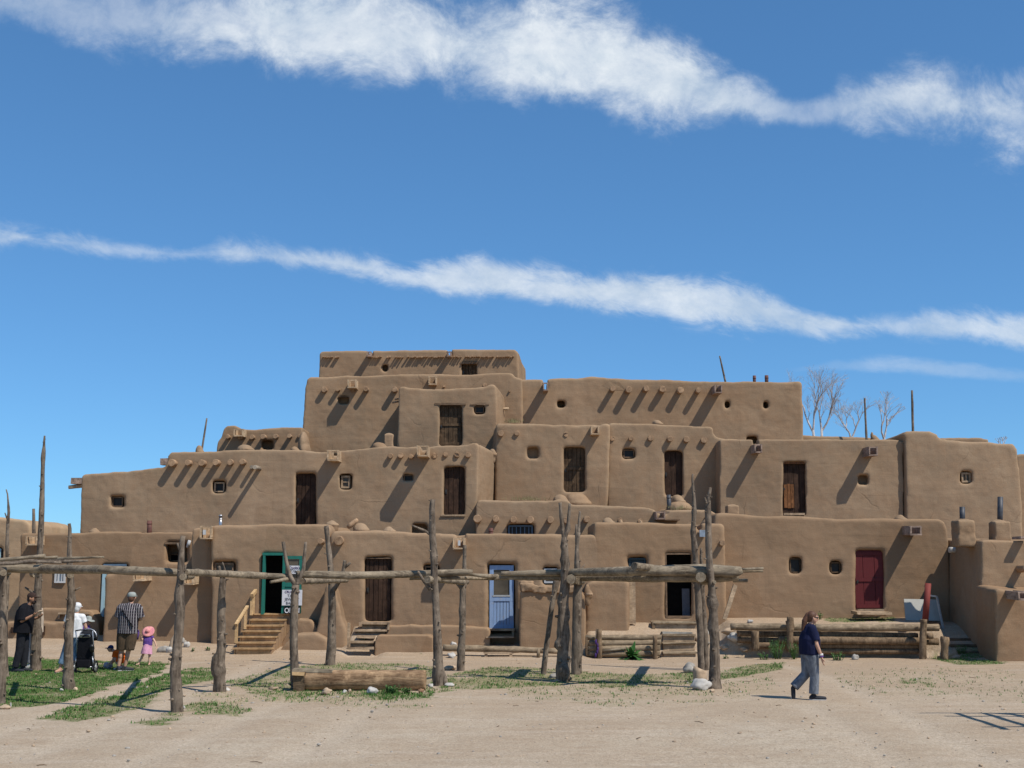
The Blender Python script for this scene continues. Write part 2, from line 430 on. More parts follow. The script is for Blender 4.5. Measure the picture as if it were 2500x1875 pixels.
def cloud(rows, sharp, nscale, stretch, rot, seed, lo, hi, amp, dist=.4):
    """a band of cloud along the sky: rows are (x, centre y, half width above, half width below, density) read off the photo"""
    cs, wu, wl, dn = [], [], [], []
    for x, y, up, dw, de in rows:
        u, v = uv_of(x * F, y * F); _, v1 = uv_of(x * F, (y - up) * F); _, v2 = uv_of(x * F, (y + dw) * F)
        t = u / 1.2 + .5
        cs.append((t, v / .6)); wu.append((t, (v1 - v) / .2)); wl.append((t, (v - v2) / .2)); dn.append((t, de))
    vc = math_(nt, 'MULTIPLY', fcurve(cs), .6)
    up = math_(nt, 'MULTIPLY', fcurve(wu), .2); dw = math_(nt, 'MULTIPLY', fcurve(wl), .2); den = fcurve(dn)
    cmb = nt.nodes.new('ShaderNodeCombineXYZ'); nt.links.new(U, cmb.inputs[0]); nt.links.new(V, cmb.inputs[1]); cmb.inputs[2].default_value = seed
    mp = nt.nodes.new('ShaderNodeMapping'); mp.inputs['Scale'].default_value = (1, stretch, 1)
    mr0 = nt.nodes.new('ShaderNodeMapping'); mr0.inputs['Rotation'].default_value = (0, 0, rot); nt.links.new(cmb.outputs[0], mr0.inputs[0]); nt.links.new(mr0.outputs[0], mp.inputs[0])
    n1 = noi(nt, mp.outputs[0], nscale, 12, .69, dist)
    mp2 = nt.nodes.new('ShaderNodeMapping'); mp2.inputs['Rotation'].default_value = (0, 0, rot); mp2.inputs['Location'].default_value = (seed, 3, 0)
    nt.links.new(cmb.outputs[0], mp2.inputs[0])
    n2 = noi(nt, mp2.outputs[0], nscale * .45, 4, .55, .2)
    dv = math_(nt, 'SUBTRACT', V, vc)
    w = nt.nodes.new('ShaderNodeMix'); w.data_type = 'FLOAT'
    nt.links.new(math_(nt, 'GREATER_THAN', dv, 0.0), w.inputs[0]); nt.links.new(dw, w.inputs[2]); nt.links.new(up, w.inputs[3])
    q = math_(nt, 'DIVIDE', math_(nt, 'ABSOLUTE', dv), math_(nt, 'MAXIMUM', w.outputs[0], .002))
    s = math_(nt, 'SUBTRACT', 1.0, q)
    s = math_(nt, 'ADD', math_(nt, 'MULTIPLY', s, sharp), math_(nt, 'MULTIPLY', math_(nt, 'SUBTRACT', n1, .5), amp))
    s = math_(nt, 'ADD', s, math_(nt, 'MULTIPLY', math_(nt, 'SUBTRACT', n2, .5), amp * .7))
    mr = nt.nodes.new('ShaderNodeMapRange'); mr.interpolation_type = 'SMOOTHERSTEP'; mr.inputs[1].default_value = lo; mr.inputs[2].default_value = hi
    nt.links.new(s, mr.inputs[0])
    front = math_(nt, 'GREATER_THAN', sep.outputs[1], .1)
    n3 = noi(nt, mp.outputs[0], nscale * 2.1, 9, .62, dist)
    veil = ramp(nt, math_(nt, 'ADD', math_(nt, 'MULTIPLY', n3, .55), math_(nt, 'MULTIPLY', n2, .45)), [(.36, .50), (.50, .86), (.62, 1)])
    return math_(nt, 'MULTIPLY', math_(nt, 'MULTIPLY', math_(nt, 'MULTIPLY', mr.outputs[0], veil), den), front), n1
band1 = [(-300, 0, 60, 50, .3), (0, 10, 75, 60, .42), (150, 30, 85, 70, .42), (300, 45, 95, 80, .50), (420, 45, 110, 95, .80), (560, 55, 130, 105, .95), (720, 70, 140, 105, .92), (900, 90, 155, 125, .97),
         (1060, 120, 165, 125, 1), (1200, 140, 175, 118, 1), (1320, 150, 155, 112, 1), (1420, 175, 130, 95, .97), (1540, 205, 85, 75, .9), (1660, 232, 55, 42, .66), (1740, 246, 34, 30, .42), (1820, 230, 66, 58, .58),
         (1930, 215, 85, 85, .85), (2050, 225, 100, 95, .92), (2212, 255, 115, 105, .9), (2600, 300, 110, 110, .7)]
band2 = [(-300, 460, 30, 40, .8), (0, 505, 30, 34, .82), (140, 525, 34, 26, .66), (330, 545, 26, 22, .5), (415, 550, 18, 18, .4), (500, 548, 40, 28, .72), (620, 556, 38, 34, .76), (760, 574, 52, 34, .8), (880, 602, 38, 32, .82),
         (1010, 606, 55, 48, .85), (1180, 622, 62, 48, .88), (1350, 640, 66, 52, .9), (1500, 650, 70, 62, .9), (1640, 672, 66, 60, .85), (1800, 700, 46, 42, .88), (1910, 704, 36, 36, .62), (2050, 706, 52, 42, .75), (2212, 724, 62, 44, .82), (2600, 760, 60, 50, .7)]
band3 = [(1700, 800, 6, 6, 0), (1850, 790, 24, 18, .22), (1960, 792, 34, 24, .34), (2100, 805, 24, 20, .22), (2212, 812, 20, 20, .16), (2500, 820, 10, 10, 0)]
c1, n1 = cloud(band1, 1.30, 13.0, 1.15, .14, 0.0, -.20, 1.30, 2.7, .28)
band2 = [(x, y, u * (1.2 if x < 520 else .80), d * (1.2 if x < 520 else .76), e * .93) for x, y, u, d, e in band2]
c2, n2 = cloud(band2, 1.15, 18.0, 2.0, .30, 4.0, -.20, 1.30, 2.8, .45)
c3, n3 = cloud(band3, 1.0, 16.0, 2.5, .05, 9.0, .0, .9, 1.6)
mk = math_(nt, 'MAXIMUM', math_(nt, 'MAXIMUM', c1, c2), c3)
mk = math_(nt, 'MULTIPLY', mk, .97)
skyc = mix(nt, 1.0, sky.outputs[0], (SKY_STRENGTH * .56, SKY_STRENGTH * .86, SKY_STRENGTH * 1.0), 'MULTIPLY')
ccol = mix(nt, ramp(nt, n1, [(.36, 0), (.62, 1)]), (.58, .68, .79), (.86, .91, .95))
gm = nt.nodes.new('ShaderNodeGamma'); gm.inputs[1].default_value = .72; nt.links.new(skyc, gm.inputs[0])
skyc = mix(nt, 1.0, gm.outputs[0], (.505, .690, .872), 'MULTIPLY')
fin = mix(nt, mk, skyc, ccol)
nt.links.new(fin, bg.inputs['Color'])

# ------------------------------------------------------------------ ground
def inpoly(p, poly):
    x, y = p; c = False; n = len(poly); j = n - 1
    for i in range(n):
        xi, yi = poly[i]; xj, yj = poly[j]
        if (yi > y) != (yj > y) and x < (xj - xi) * (y - yi) / (yj - yi) + xi: c = not c
        j = i
    return c
def wpoly(pts):
    return [tuple(gnd(px, py).xy) for px, py in pts]
GRASS = [  # outline on the photo's ground, density, dryness
    (wpoly([(-60, 1606), (60, 1604), (150, 1612), (250, 1612), (330, 1616), (415, 1620), (392, 1640), (330, 1662), (262, 1676), (232, 1694), (150, 1716), (60, 1728), (-60, 1735)]), 1.0, .06),
    (wpoly([(300, 1690), (350, 1664), (420, 1640), (480, 1630), (545, 1628), (535, 1655), (455, 1672), (390, 1692), (330, 1696)]), .92, .10),
    (wpoly([(96, 1752), (180, 1722), (260, 1700), (330, 1694), (385, 1700), (352, 1726), (262, 1748), (190, 1762), (140, 1758)]), .8, .15),
    (wpoly([(330, 1762), (372, 1746), (430, 1738), (440, 1752), (420, 1768), (350, 1766)]), .75, .2),
    (wpoly([(450, 1722), (520, 1712), (612, 1734), (590, 1748), (500, 1744), (455, 1736)]), .55, .3),
    (wpoly([(470, 1690), (560, 1690), (620, 1700), (600, 1728), (500, 1716)]), .22, .8),
    (wpoly([(555, 1662), (640, 1642), (700, 1628), (800, 1620), (900, 1618), (1010, 1622), (1085, 1630), (1060, 1660), (1060, 1700), (960, 1704), (720, 1700), (610, 1690)]), .50, .35),
    (wpoly([(600, 1690), (760, 1700), (1060, 1704), (1040, 1730), (820, 1722), (660, 1716)]), .22, .5),
    (wpoly([(1070, 1690), (1090, 1650), (1200, 1628), (1300, 1630), (1430, 1640), (1560, 1648), (1710, 1640), (1712, 1668), (1560, 1678), (1380, 1672), (1200, 1682)]), .55, .35),
    (wpoly([(1200, 1680), (1400, 1672), (1720, 1672), (1760, 1712), (1500, 1726), (1280, 1714)]), .16, .5),
    (wpoly([(1755, 1640), (1840, 1622), (1915, 1616), (1905, 1636), (1820, 1650), (1760, 1660)]), .6, .25),
    (wpoly([(1750, 1655), (1880, 1645), (1900, 1690), (1780, 1710)]), .12, .6),
    (wpoly([(2030, 1640), (2300, 1630), (2520, 1640), (2520, 1720), (2300, 1700), (2060, 1690)]), .09, .5),
    (wpoly([(2200, 1655), (2270, 1655), (2280, 1675), (2200, 1672)]), .45, .4),
    (wpoly([(2270, 1606), (2350, 1602), (2460, 1616), (2440, 1624), (2330, 1622)]), .75, .15),
    (wpoly([(2350, 1584), (2400, 1588), (2420, 1604), (2340, 1606)]), .7, .1),
    (wpoly([(2010, 1511), (2080, 1502), (2190, 1508), (2180, 1518), (2030, 1520)]), .65, .2),
    (wpoly([(1010, 1590), (1120, 1600), (1130, 1606), (1000, 1604)]), .05, .5),
    (wpoly([(900, 1690), (1060, 1690), (1060, 1704), (910, 1706)]), .6, .1),
]
GBOX = [(min(p[0] for p in q), max(p[0] for p in q), min(p[1] for p in q), max(p[1] for p in q)) for q, _, _ in GRASS]
def grass_at(x, y):
    n = noise.noise(Vector((x * 1.3, y * 1.3, 0))) * .45 + noise.noise(Vector((x * 4.1, y * 4.1, 2))) * .22
    best, dry = 0.0, 0.0
    for (poly, d, dr), bb in zip(GRASS, GBOX):
        jx, jy = x + n * .35, y + n * .9
        if jx < bb[0] or jx > bb[1] or jy < bb[2] or jy > bb[3]: continue
        if inpoly((jx, jy), poly):
            v = d * max(0, min(1, .86 + n * 2.3))
            if v > best: best, dry = v, dr
    return best, dry
TRACKS = [wpoly([(-40, 1800), (150, 1742), (330, 1675), (440, 1620), (640, 1600)]), wpoly([(60, 1850), (400, 1722), (560, 1660), (660, 1612)]), wpoly([(300, 1874), (560, 1770), (690, 1718), (800, 1690)]),
          wpoly([(700, 1860), (820, 1790), (930, 1712), (1020, 1690)]), wpoly([(2460, 1874), (2300, 1800), (2150, 1720), (2040, 1660), (1900, 1620)]), wpoly([(2180, 1874), (2060, 1780), (1960, 1720)])]
def seg_d(p, a, b):
    ax, ay = a; bx, by = b; dx, dy = bx - ax, by - ay
    t = max(0, min(1, ((p[0] - ax) * dx + (p[1] - ay) * dy) / (dx * dx + dy * dy)))
    return math.hypot(p[0] - ax - t * dx, p[1] - ay - t * dy)
def track_at(x, y):
    if y > 33: return 0
    d = min(seg_d((x, y), t[i], t[i + 1]) for t in TRACKS for i in range(len(t) - 1))
    return max(0, 1 - d / .45)
xs = [-4000, -1500, -600, -250, -120, -70, -45, -32, -26, -22] + [-19 + .13 * i for i in range(int(38 / .13) + 1)] + [22, 26, 32, 45, 70, 120, 250, 600, 1500, 4000]
ys = [-4000, -1500, -500, -150, -50, -15, 0, 6, 9, 11] + [12 + .14 * i for i in range(int(21 / .14))] + [33 + .07 * i for i in range(int(5 / .07))] + [38.2, 39, 40, 42, 45, 50, 60, 80, 120, 250, 600, 1500, 4000, 9000]
bm = B(); gl = bm.loops.layers.float_color.new('mask') if False else None
vg, vt = [], []
grid = []
for y in ys:
    row = []
    for x in xs:
        near = abs(x) < 19.5 and 11 < y < 39
        z = gz(x, y) if near else (0 if y < 39 else .4)
        if near and y < 33:
            z -= .022 * track_at(x, y)
        row.append(bm.verts.new((x, y, z)))
        if near:
            gr, dr = grass_at(x, y); vg.append((gr, dr, track_at(x, y)))
        else: vg.append((0, 0, 0))
    grid.append(row)
for j in range(len(ys) - 1):
    for i in range(len(xs) - 1):
        bm.faces.new((grid[j][i], grid[j][i + 1], grid[j + 1][i + 1], grid[j + 1][i]))
gme = mesh_of(bm)
at_ = gme.attributes.new('mask', 'FLOAT_VECTOR', 'POINT')
at_.data.foreach_set('vector', [c for v in vg for c in v])
m, nt, b = mat('dirt')
w = wpos(nt)
att = nd(nt, 'ShaderNodeAttribute', attribute_name='mask')
sp = nt.nodes.new('ShaderNodeSeparateXYZ'); nt.links.new(att.outputs['Vector'], sp.inputs[0])
sy = nt.nodes.new('ShaderNodeSeparateXYZ'); nt.links.new(w, sy.inputs[0])
far = nt.nodes.new('ShaderNodeMapRange'); far.inputs[1].default_value = 18; far.inputs[2].default_value = 33; nt.links.new(math_(nt, 'ADD', sy.outputs[1], math_(nt, 'MULTIPLY', math_(nt, 'SUBTRACT', noi(nt, w, .35, 4), .5), 14)), far.inputs[0])
big = noi(nt, w, .42, 5, .6, .5); mid = noi(nt, w, 2.6, 6, .65); fine = noi(nt, w, 34, 4, .7)
col = mix(nt, far.outputs[0], (.50, .412, .305), (.44, .318, .205))
col = mix(nt, ramp(nt, big, [(.36, 0), (.64, .75)]), col, (.40, .30, .205))
col = mix(nt, ramp(nt, mid, [(.46, 0), (.72, .6)]), col, (.36, .265, .18))
sw = noi(nt, wpos(nt, (.22, 1.5, 1)), 1.4, 5, .6, .8)
col = mix(nt, ramp(nt, sw, [(.50, 0), (.68, .5)]), col, (.55, .455, .35))
col = mix(nt, ramp(nt, sp.outputs[2], [(.1, 0), (.9, .42)]), col, (.55, .46, .35))
grit = noi(nt, w, 13, 5, .75)
col = mix(nt, ramp(nt, grit, [(.30, .55), (.50, 0)]), col, (.27, .2, .135))
col = mix(nt, ramp(nt, grit, [(.56, 0), (.72, .5)]), col, (.62, .53, .42))
col = mix(nt, ramp(nt, fine, [(.34, .75), (.56, 0)]), col, (.27, .2, .14))
peb = nd(nt, 'ShaderNodeTexVoronoi', feature='F1'); peb.inputs['Scale'].default_value = 9; nt.links.new(w, peb.inputs['Vector'])
rnd = nt.nodes.new('ShaderNodeSeparateXYZ'); nt.links.new(peb.outputs['Color'], rnd.inputs[0])
pm = mix(nt, 1.0, ramp(nt, peb.outputs['Distance'], [(.10, 1), (.2, 0)]), ramp(nt, rnd.outputs[0], [(.80, 0), (.84, 1)]), 'MULTIPLY')
pcol = mix(nt, rnd.outputs[1], (.2, .155, .12), (.48, .42, .35))
col = mix(nt, pm, col, pcol)
straw = noi(nt, w, 9, 5, .7)
col = mix(nt, ramp(nt, mix(nt, 1.0, sp.outputs[0], ramp(nt, straw, [(.35, .2), (.62, 1)]), 'MULTIPLY'), [(.03, 0), (.42, .92)]), col, mix(nt, sp.outputs[1], (.10, .125, .04), (.40, .32, .19)))
nt.links.new(col, b.inputs['Base Color']); b.inputs['Roughness'].default_value = 1; b.inputs['Specular IOR Level'].default_value = .02
h = math_(nt, 'ADD', math_(nt, 'MULTIPLY', mid, 1.2), math_(nt, 'MULTIPLY', fine, .35)); h = math_(nt, 'ADD', h, math_(nt, 'MULTIPLY', pm, .35)); h = math_(nt, 'ADD', h, math_(nt, 'MULTIPLY', grit, .6))
bump(nt, b, h, .6, .05)
M['dirt'] = m
ground = put('ground', gme, M['dirt'], None, True); ground['kind'] = 'structure'

# grass blades: nobody could count them
def grass_mat(name, a, c):
    m, nt, b = mat(name); n = noi(nt, wpos(nt), 2.2, 4); r = noi(nt, wpos(nt), 40, 2)
    col = mix(nt, ramp(nt, n, [(.3, 0), (.7, 1)]), a, c); col = mix(nt, ramp(nt, r, [(.4, 0), (.7, .5)]), col, tuple(k * 1.6 for k in c))
    nt.links.new(col, b.inputs['Base Color']); b.inputs['Roughness'].default_value = .7
    return m
M['grass'] = grass_mat('grass_blades', (.044, .112, .022), (.085, .165, .038))
M['dry'] = grass_mat('dry_grass', (.30, .24, .13), (.42, .35, .2))
def blade(bm, p, h, mi, wd=.008):
    a = random.uniform(0, 2 * PI); l = Vector((math.cos(a), math.sin(a), 0)); s = Vector((-l.y, l.x, 0)) * wd
    k = random.uniform(.1, .8)
    f = bm.faces.new((bm.verts.new(p - s), bm.verts.new(p + s), bm.verts.new(p + l * h * k + Vector((0, 0, h)))))
    f.material_index = mi
bm = B(); rg = random.Random(3); cnt = 0
for (poly, d, dr), bb in zip(GRASS, GBOX):
    area = (bb[1] - bb[0]) * (bb[3] - bb[2])
    for _ in range(int(area * 820)):
        x = rg.uniform(bb[0] - .2, bb[1] + .2); y = rg.uniform(bb[2] - .4, bb[3] + .4)
        if abs(x) > 18: continue
        gr, dry = grass_at(x, y)
        tu = noise.noise(Vector((x * 7, y * 7, 5)))
        if rg.random() < gr * max(0, min(1, .55 + tu * 1.6)):
            z = gz(x, y) - .01
            isd = rg.random() < dry
            h = rg.uniform(.022, .06) * (1 + .5 * noise.noise(Vector((x * 1.5, y * 1.5, 0))))
            for q in range(2):
                blade(bm, Vector((x + rg.uniform(-.03, .03), y + rg.uniform(-.03, .03), z)), h * (.6 if isd else 1), 1 if isd else 0, rg.uniform(.007, .012))
            cnt += 1
print('grass', cnt)
gr_o = put('grass', mesh_of(bm), [M['grass'], M['dry']]); gr_o['kind'] = 'stuff'; gr_o['label'] = 'short green grass in patches on the dirt plaza'; gr_o['category'] = 'grass'
# pebbles and twigs lying about: nobody could count them
bm = B()
for _ in range(26):
    y = 14 + 19 * rg.random(); x = rg.uniform(-.43, .43) * y; a = rg.uniform(0, PI); ln = rg.uniform(.04, .11); d = Vector((math.cos(a), math.sin(a), 0)) * ln; p = Vector((x, y, gz(x, y) + .006)); tube(bm, [p - d, p + Vector((.01, .01, .008)), p + d], [.005, .006, .003], 5, mi=3)
for _ in range(1100):
    y = 14 + 20 * rg.random() ** .8; x = rg.uniform(-.43, .43) * y
    r = rg.choice([.010, .010, .012, .014, .018, .026]) * rg.uniform(.7, 1.2)
    ell(bm, (x, y, gz(x, y) + r * .2), (r * rg.uniform(.8, 1.5), r, r * .6), Matrix.Rotation(rg.uniform(0, 3), 3, 'Z'), 6, rg.randrange(3), .2, rg.random() * 50)
pb = put('gravel', mesh_of(bm), [M['stone'], M['stone_t'], M['stone_t'], M['stake']]); pb['kind'] = 'stuff'; pb['label'] = 'small pebbles and twigs scattered over the bare dirt'; pb['category'] = 'gravel'
# ------------------------------------------------------------------ adobe houses
HG = 'stacked adobe houses of the pueblo'
VOX = .054
def jag(pts, amt, rng):
    """break long edges of a top profile so that it is never ruler straight"""
    out = []
    for i in range(len(pts) - 1):
        a, b = pts[i], pts[i + 1]; out.append(a)
        n = int(abs(b[0] - a[0]) / 28)
        for k in range(1, n):
            t = k / n; out.append((a[0] + (b[0] - a[0]) * t, a[1] + (b[1] - a[1]) * t + rng.uniform(-amt, amt)))
    out.append(pts[-1]); return out
def mass(pts, Y, depth, flare=(0, 0), dzb=0.0, cuts=(), recess=None, notches=(), extra=None, it=3, disp=None, jit=2.1, lean=0.0, vox=VOX):
    """a rounded adobe mass: outline of its front in photo pixels (left foot, over the top, right foot), pushed back by depth.
    cuts: (x0, y0, x1, y1, depth, flare px, blind)"""
    rng = random.Random(int(pts[0][0] * 7 + Y * 13))
    pts = [pts[0]] + jag(pts[1:-1], jit, rng) + [pts[-1]]
    bm = B(); fr = []
    for p in pts: fr.append(at(p[0], p[1], Y))
    x0, x1 = min(v.x for v in fr), max(v.x for v in fr)
    zt = max(v.z for v in fr); zb = min(v.z for v in fr)
    a = [bm.verts.new(v + Vector((0, lean * (v.z - zb), 0))) for v in fr]
    bk = []
    for v in fr:
        t = (v.x - x0) / (x1 - x0)
        bk.append(bm.verts.new((v.x - flare[0] * (1 - t) + flare[1] * t, Y + depth, v.z + (dzb if v.z > zb + .3 * (zt - zb) else 0))))
    n = len(a)
    bm.faces.new(list(reversed(a))); bm.faces.new(bk)
    for i in range(n): bm.faces.new((a[i], a[(i + 1) % n], bk[(i + 1) % n], bk[i]))
    bmesh.ops.triangulate(bm, faces=[f for f in bm.faces if len(f.verts) > 4])
    bmesh.ops.recalc_face_normals(bm, faces=bm.faces)
    if extra:
        extra(bm)
    cb = B()
    for c in cuts:
        r, dep, fl = c[:4], c[4], max(2.9, c[5] * .72)
        f0 = .15
        def rect(e, y): return [at(r[0] - e, r[3] + e, y), at(r[2] + e, r[3] + e, y), at(r[2] + e, r[1] - e, y), at(r[0] - e, r[1] - e, y)]
        i0 = rect(2.7, Y + f0)
        fo = [at(r[0] - fl, r[3] + fl * .6, Y), at(r[2] + fl, r[3] + fl * .6, Y), at(r[2] + fl, r[1] - fl * 1.1, Y), at(r[0] - fl, r[1] - fl * 1.1, Y)]
        out = [f + (f - i) * 1.2 for f, i in zip(fo, i0)]
        hexa(cb, out + i0)
        hexa(cb, rect(2.6, Y + f0 - .05) + rect(2.6, Y + max(dep + .14, .2)))
    for c in notches:       # (x0, y bottom, x1): gap through the front parapet
        p0 = [at(c[0], c[1], Y - .5), at(c[2], c[1], Y - .5), at(c[2], c[1] - 60, Y - .5), at(c[0], c[1] - 60, Y - .5)]
        hexa(cb, p0 + [q + Vector((0, 1.3, 0)) for q in p0])
    if recess:
        zr = min([v.z for v in fr if x0 + .45 < v.x < x1 - .45 and v.z > zb + .5 * (zt - zb)] + [zt]) - recess
        zr = max(zr, zb + .3)
        p0 = [Vector((x0 + .38, Y + .38, zr)), Vector((x1 - .38, Y + .38, zr)), Vector((x1 - .38, Y + .38, zt + 2)), Vector((x0 + .38, Y + .38, zt + 2))]
        hexa(cb, p0 + [q + Vector((0, depth - .3, 0)) for q in p0])
    me = mesh_of(bm); mods = []
    cutter = None
    if len(cb.faces):
        bmesh.ops.recalc_face_normals(cb, faces=cb.faces)
        cutter = bpy.data.objects.new('cut', mesh_of(cb)); C.objects.link(cutter)
        mods.append(('BOOLEAN', dict(operation='DIFFERENCE', solver='EXACT', use_self=True, object=cutter)))
    else: cb.free()
    mods += [('REMESH', dict(mode='VOXEL', voxel_size=vox, adaptivity=0.0)), ('SMOOTH', dict(factor=.5, iterations=it))]
    for s, st in (disp or ((1.5, .075), (.5, .022), (.16, .020))):
        mods.append(('DISPLACE', dict(texture=clouds(s), strength=st, texture_coords='LOCAL', mid_level=.5)))
    out = evaluate(me, mods)
    if cutter: bpy.data.objects.remove(cutter)
    return out
def house(label, pts, Y, depth, matn='adobe', name='adobe_house', cat='adobe house', group=HG, **kw):
    c = at(sum(p[0] for p in pts) / len(pts), max(p[1] for p in pts), Y)
    t = thing(name, label, cat, (c.x, Y, c.z), group)
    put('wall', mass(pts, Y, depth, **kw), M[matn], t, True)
    t['Y'] = Y
    return t
def vigas(t, tl, pts, r=.105, L_=.27, Y=None, m='viga', dz=0, name='roof_beam'):
    Y = Y or t['Y']
    for p in pts:
        x, y = tl(p[0], p[1]); rr = (p[2] if len(p) > 2 else r); ll = p[3] if len(p) > 3 else L_
        rr *= random.uniform(.88, 1.1); ll *= random.uniform(.85, 1.15)
        c = at(x, y, Y - ll * .5); bm = B()
        tl_ = Vector((random.uniform(-.02, .02), 0, random.uniform(-.02, .02)))
        tube(bm, [(c.x, Y + .35, c.z), (c.x + tl_.x * .5, Y - ll * .6, c.z + tl_.z * .5), (c.x + tl_.x, Y - ll + .012, c.z + tl_.z), (c.x + tl_.x, Y - ll, c.z + tl_.z)], [rr, rr, rr * .98, rr * .9], 14, .1, random.random() * 50)
        put(name, mesh_of(bm), M[m], t)
def spout(t, x, y, w=.40, h=.30, L_=.72, Y=None, m='spout', top=True, bar=True, tilt=.03, dx=0.0):
    """wooden roof drain: two sides, floor and a cross bar"""
    Y = Y or t['Y']; c = at(x, y, Y - L_); bm = B(); th = .045
    y0, y1 = Y - L_, Y + .45; my = (y0 + y1) / 2; ly = y1 - y0
    rt = Matrix.Rotation(tilt, 3, 'X') @ Matrix.Rotation(dx, 3, 'Z')
    def bb(ox, oz, sx, sz, ext=0):
        box(bm, Vector((c.x, my, c.z)) + rt @ Vector((ox, -ext, oz)), (sx, ly, sz), rt, 0, .006)
    bb(0, -h / 2, w, th); bb(-w / 2 + th / 2, th * .5, th, h, .012); bb(w / 2 - th / 2, th * .5, th, h, -.01)
    if bar: box(bm, Vector((c.x, my, c.z)) + rt @ Vector((0, -ly / 2 + .06, h / 2 + .0)), (w + .03, .08, .04), rt)
    put('roof_spout', mesh_of(bm), M[m], t)
def plank_door(t, r, Y, m='door_wood', n=4, inset=.24, rails=(), patch=None, frame=None, gap=.012, handle=True):
    """boarded door filling a pixel rectangle, set back in its opening"""
    y = Y + inset; bm = B()
    a, b = at(r[0] - 3, r[3] + 1, y), at(r[2] + 3, r[1] - 3, y); w = b.x - a.x
    x = a.x
    ws = [random.uniform(.8, 1.2) for _ in range(n)]; s = sum(ws)
    for k in range(n):
        ww = w * ws[k] / s
        box(bm, (x + ww / 2, y + .03 + random.uniform(-.008, .008), (a.z + b.z) / 2), (ww - gap, .05, b.z - a.z), None, 0, .002); x += ww
    for fz in rails:
        box(bm, ((a.x + b.x) / 2, y - .012, a.z + (b.z - a.z) * fz), (w * .96, .03, .10))
    d = put('door', mesh_of(bm), M[m], t)
    if handle:
        bm = B(); cyl(bm, (a.x + w * .08, y - .07, a.z + (b.z - a.z) * .48), (a.x + w * .08, y, a.z + (b.z - a.z) * .48), .03, .02)
        box(bm, (a.x + w * .08, y - .01, a.z + (b.z - a.z) * .48), (.06, .02, .14))
        put('handle', mesh_of(bm), M['iron'], d)
    if patch:
        bm = B(); x0, z0, x1, z1 = patch
        for q in range(3):
            xa = x0 + (x1 - x0) * q / 3
            box(bm, (a.x + w * (xa + (x1 - x0) / 6), y - .02, a.z + (b.z - a.z) * (z0 + z1) / 2), (w * (x1 - x0) / 3 - .01, .03, (b.z - a.z) * (z1 - z0) * random.uniform(.9, 1)), None, 0, .004)
        put('board_patch', mesh_of(bm), M[patch_m], d)
    if frame:
        door_frame(t, r, Y, frame, inset)
    return d
patch_m = 'orange_wood'
def door_frame(t, r, Y, m, inset=.2, w=.09, sides='lrt', d=.09):
    y = Y + inset - .03; bm = B(); a, b = at(r[0], r[3], y), at(r[2], r[1], y)
    if 'l' in sides: box(bm, (a.x - w / 2 + .01, y, (a.z + b.z) / 2), (w, d, b.z - a.z), None, 0, .004)
    if 'r' in sides: box(bm, (b.x + w / 2 - .01, y, (a.z + b.z) / 2), (w, d, b.z - a.z), None, 0, .004)
    if 't' in sides: box(bm, ((a.x + b.x) / 2, y - .004, b.z + w / 2 - .01), (b.x - a.x + 2 * w, d, w), None, 0, .004)
    if 'b' in sides: box(bm, ((a.x + b.x) / 2, y - .004, a.z - w / 2 + .01), (b.x - a.x + 2 * w, d * 1.5, w), None, 0, .004)
    return put('door_frame', mesh_of(bm), M[m], t)
def window(t, r, Y, m='lintel', glass='glass', inset=.17, w=.05, cols=1, rows=1, name='window', label=None):
    y = Y + inset; a, b = at(r[0], r[3], y), at(r[2], r[1], y); bm = B()
    W, H = b.x - a.x, b.z - a.z; cx, cz = (a.x + b.x) / 2, (a.z + b.z) / 2
    box(bm, (a.x + w / 2, y, cz), (w, .07, H), None, 0, .003); box(bm, (b.x - w / 2, y, cz), (w, .07, H), None, 0, .003)
    box(bm, (cx, y - .003, a.z + w / 2), (W, .07, w), None, 0, .003); box(bm, (cx, y - .003, b.z - w / 2), (W, .07, w), None, 0, .003)
    for k in range(1, cols): box(bm, (a.x + W * k / cols, y + .005, cz), (w * .6, .05, H - w))
    for k in range(1, rows): box(bm, (cx, y + .008, a.z + H * k / rows), (W - w, .05, w * .6))
    f = put(name, mesh_of(bm), M[m], t, label=label)
    bm = B(); box(bm, (cx, y + .035, cz), (W - w, .012, H - w)); put('pane', mesh_of(bm), M[glass], f)
    return f
def doorway_shade(t, r, Y, d=1.2):
    """near-black panel added inside an open doorway; its colour stands in for shade"""
    bm = B(); boxpx(bm, (r[0] - 3, r[1] - 3, r[2] + 3, r[3] + 3), Y + d, Y + d + .05); put('shade_panel', mesh_of(bm), M['dark'], t)
def lintel(t, r, Y, m='lintel', out=.03, name='lintel'):
    bm = B(); boxpx(bm, r, Y - out, Y + .2, 0, .008); put(name, mesh_of(bm), M[m], t)
def lump(t, cx, cy, w, h, Y, name='chimney', matn='adobe', flat=1.0, d=None, sq=False):
    """rounded adobe stub whose foot sits at a photo pixel"""
    a, b = at(cx - w / 2, cy, Y), at(cx + w / 2, cy - h, Y)
    W, H = (b.x - a.x), (b.z - a.z); D = d or W; c = Vector(((a.x + b.x) / 2, Y, a.z)); bm = B()
    if sq:
        box(bm, c + Vector((0, 0, H * .44)), (W * .86, D * .86, H * .92 + .0), Matrix.Rotation(.1, 3, 'Z')); ell(bm, c + Vector((0, 0, H * .72)), (W * .46, D * .46, H * .30))
        box(bm, c + Vector((0, 0, -.1)), (W * .9, D * .9, .3))
    else:
        ell(bm, c + Vector((0, 0, H * .1)), (W * .5, D * .5, H * .92)); ell(bm, c + Vector((.04, -.02, 0)), (W * .56, D * .54, H * .45)); ell(bm, c + Vector((0, 0, -.1)), (W * .5, D * .5, .25))
    return put(name, fuse(bm, max(.035, W * .05), 5, ((.3, .06),)), M[matn], t, True)
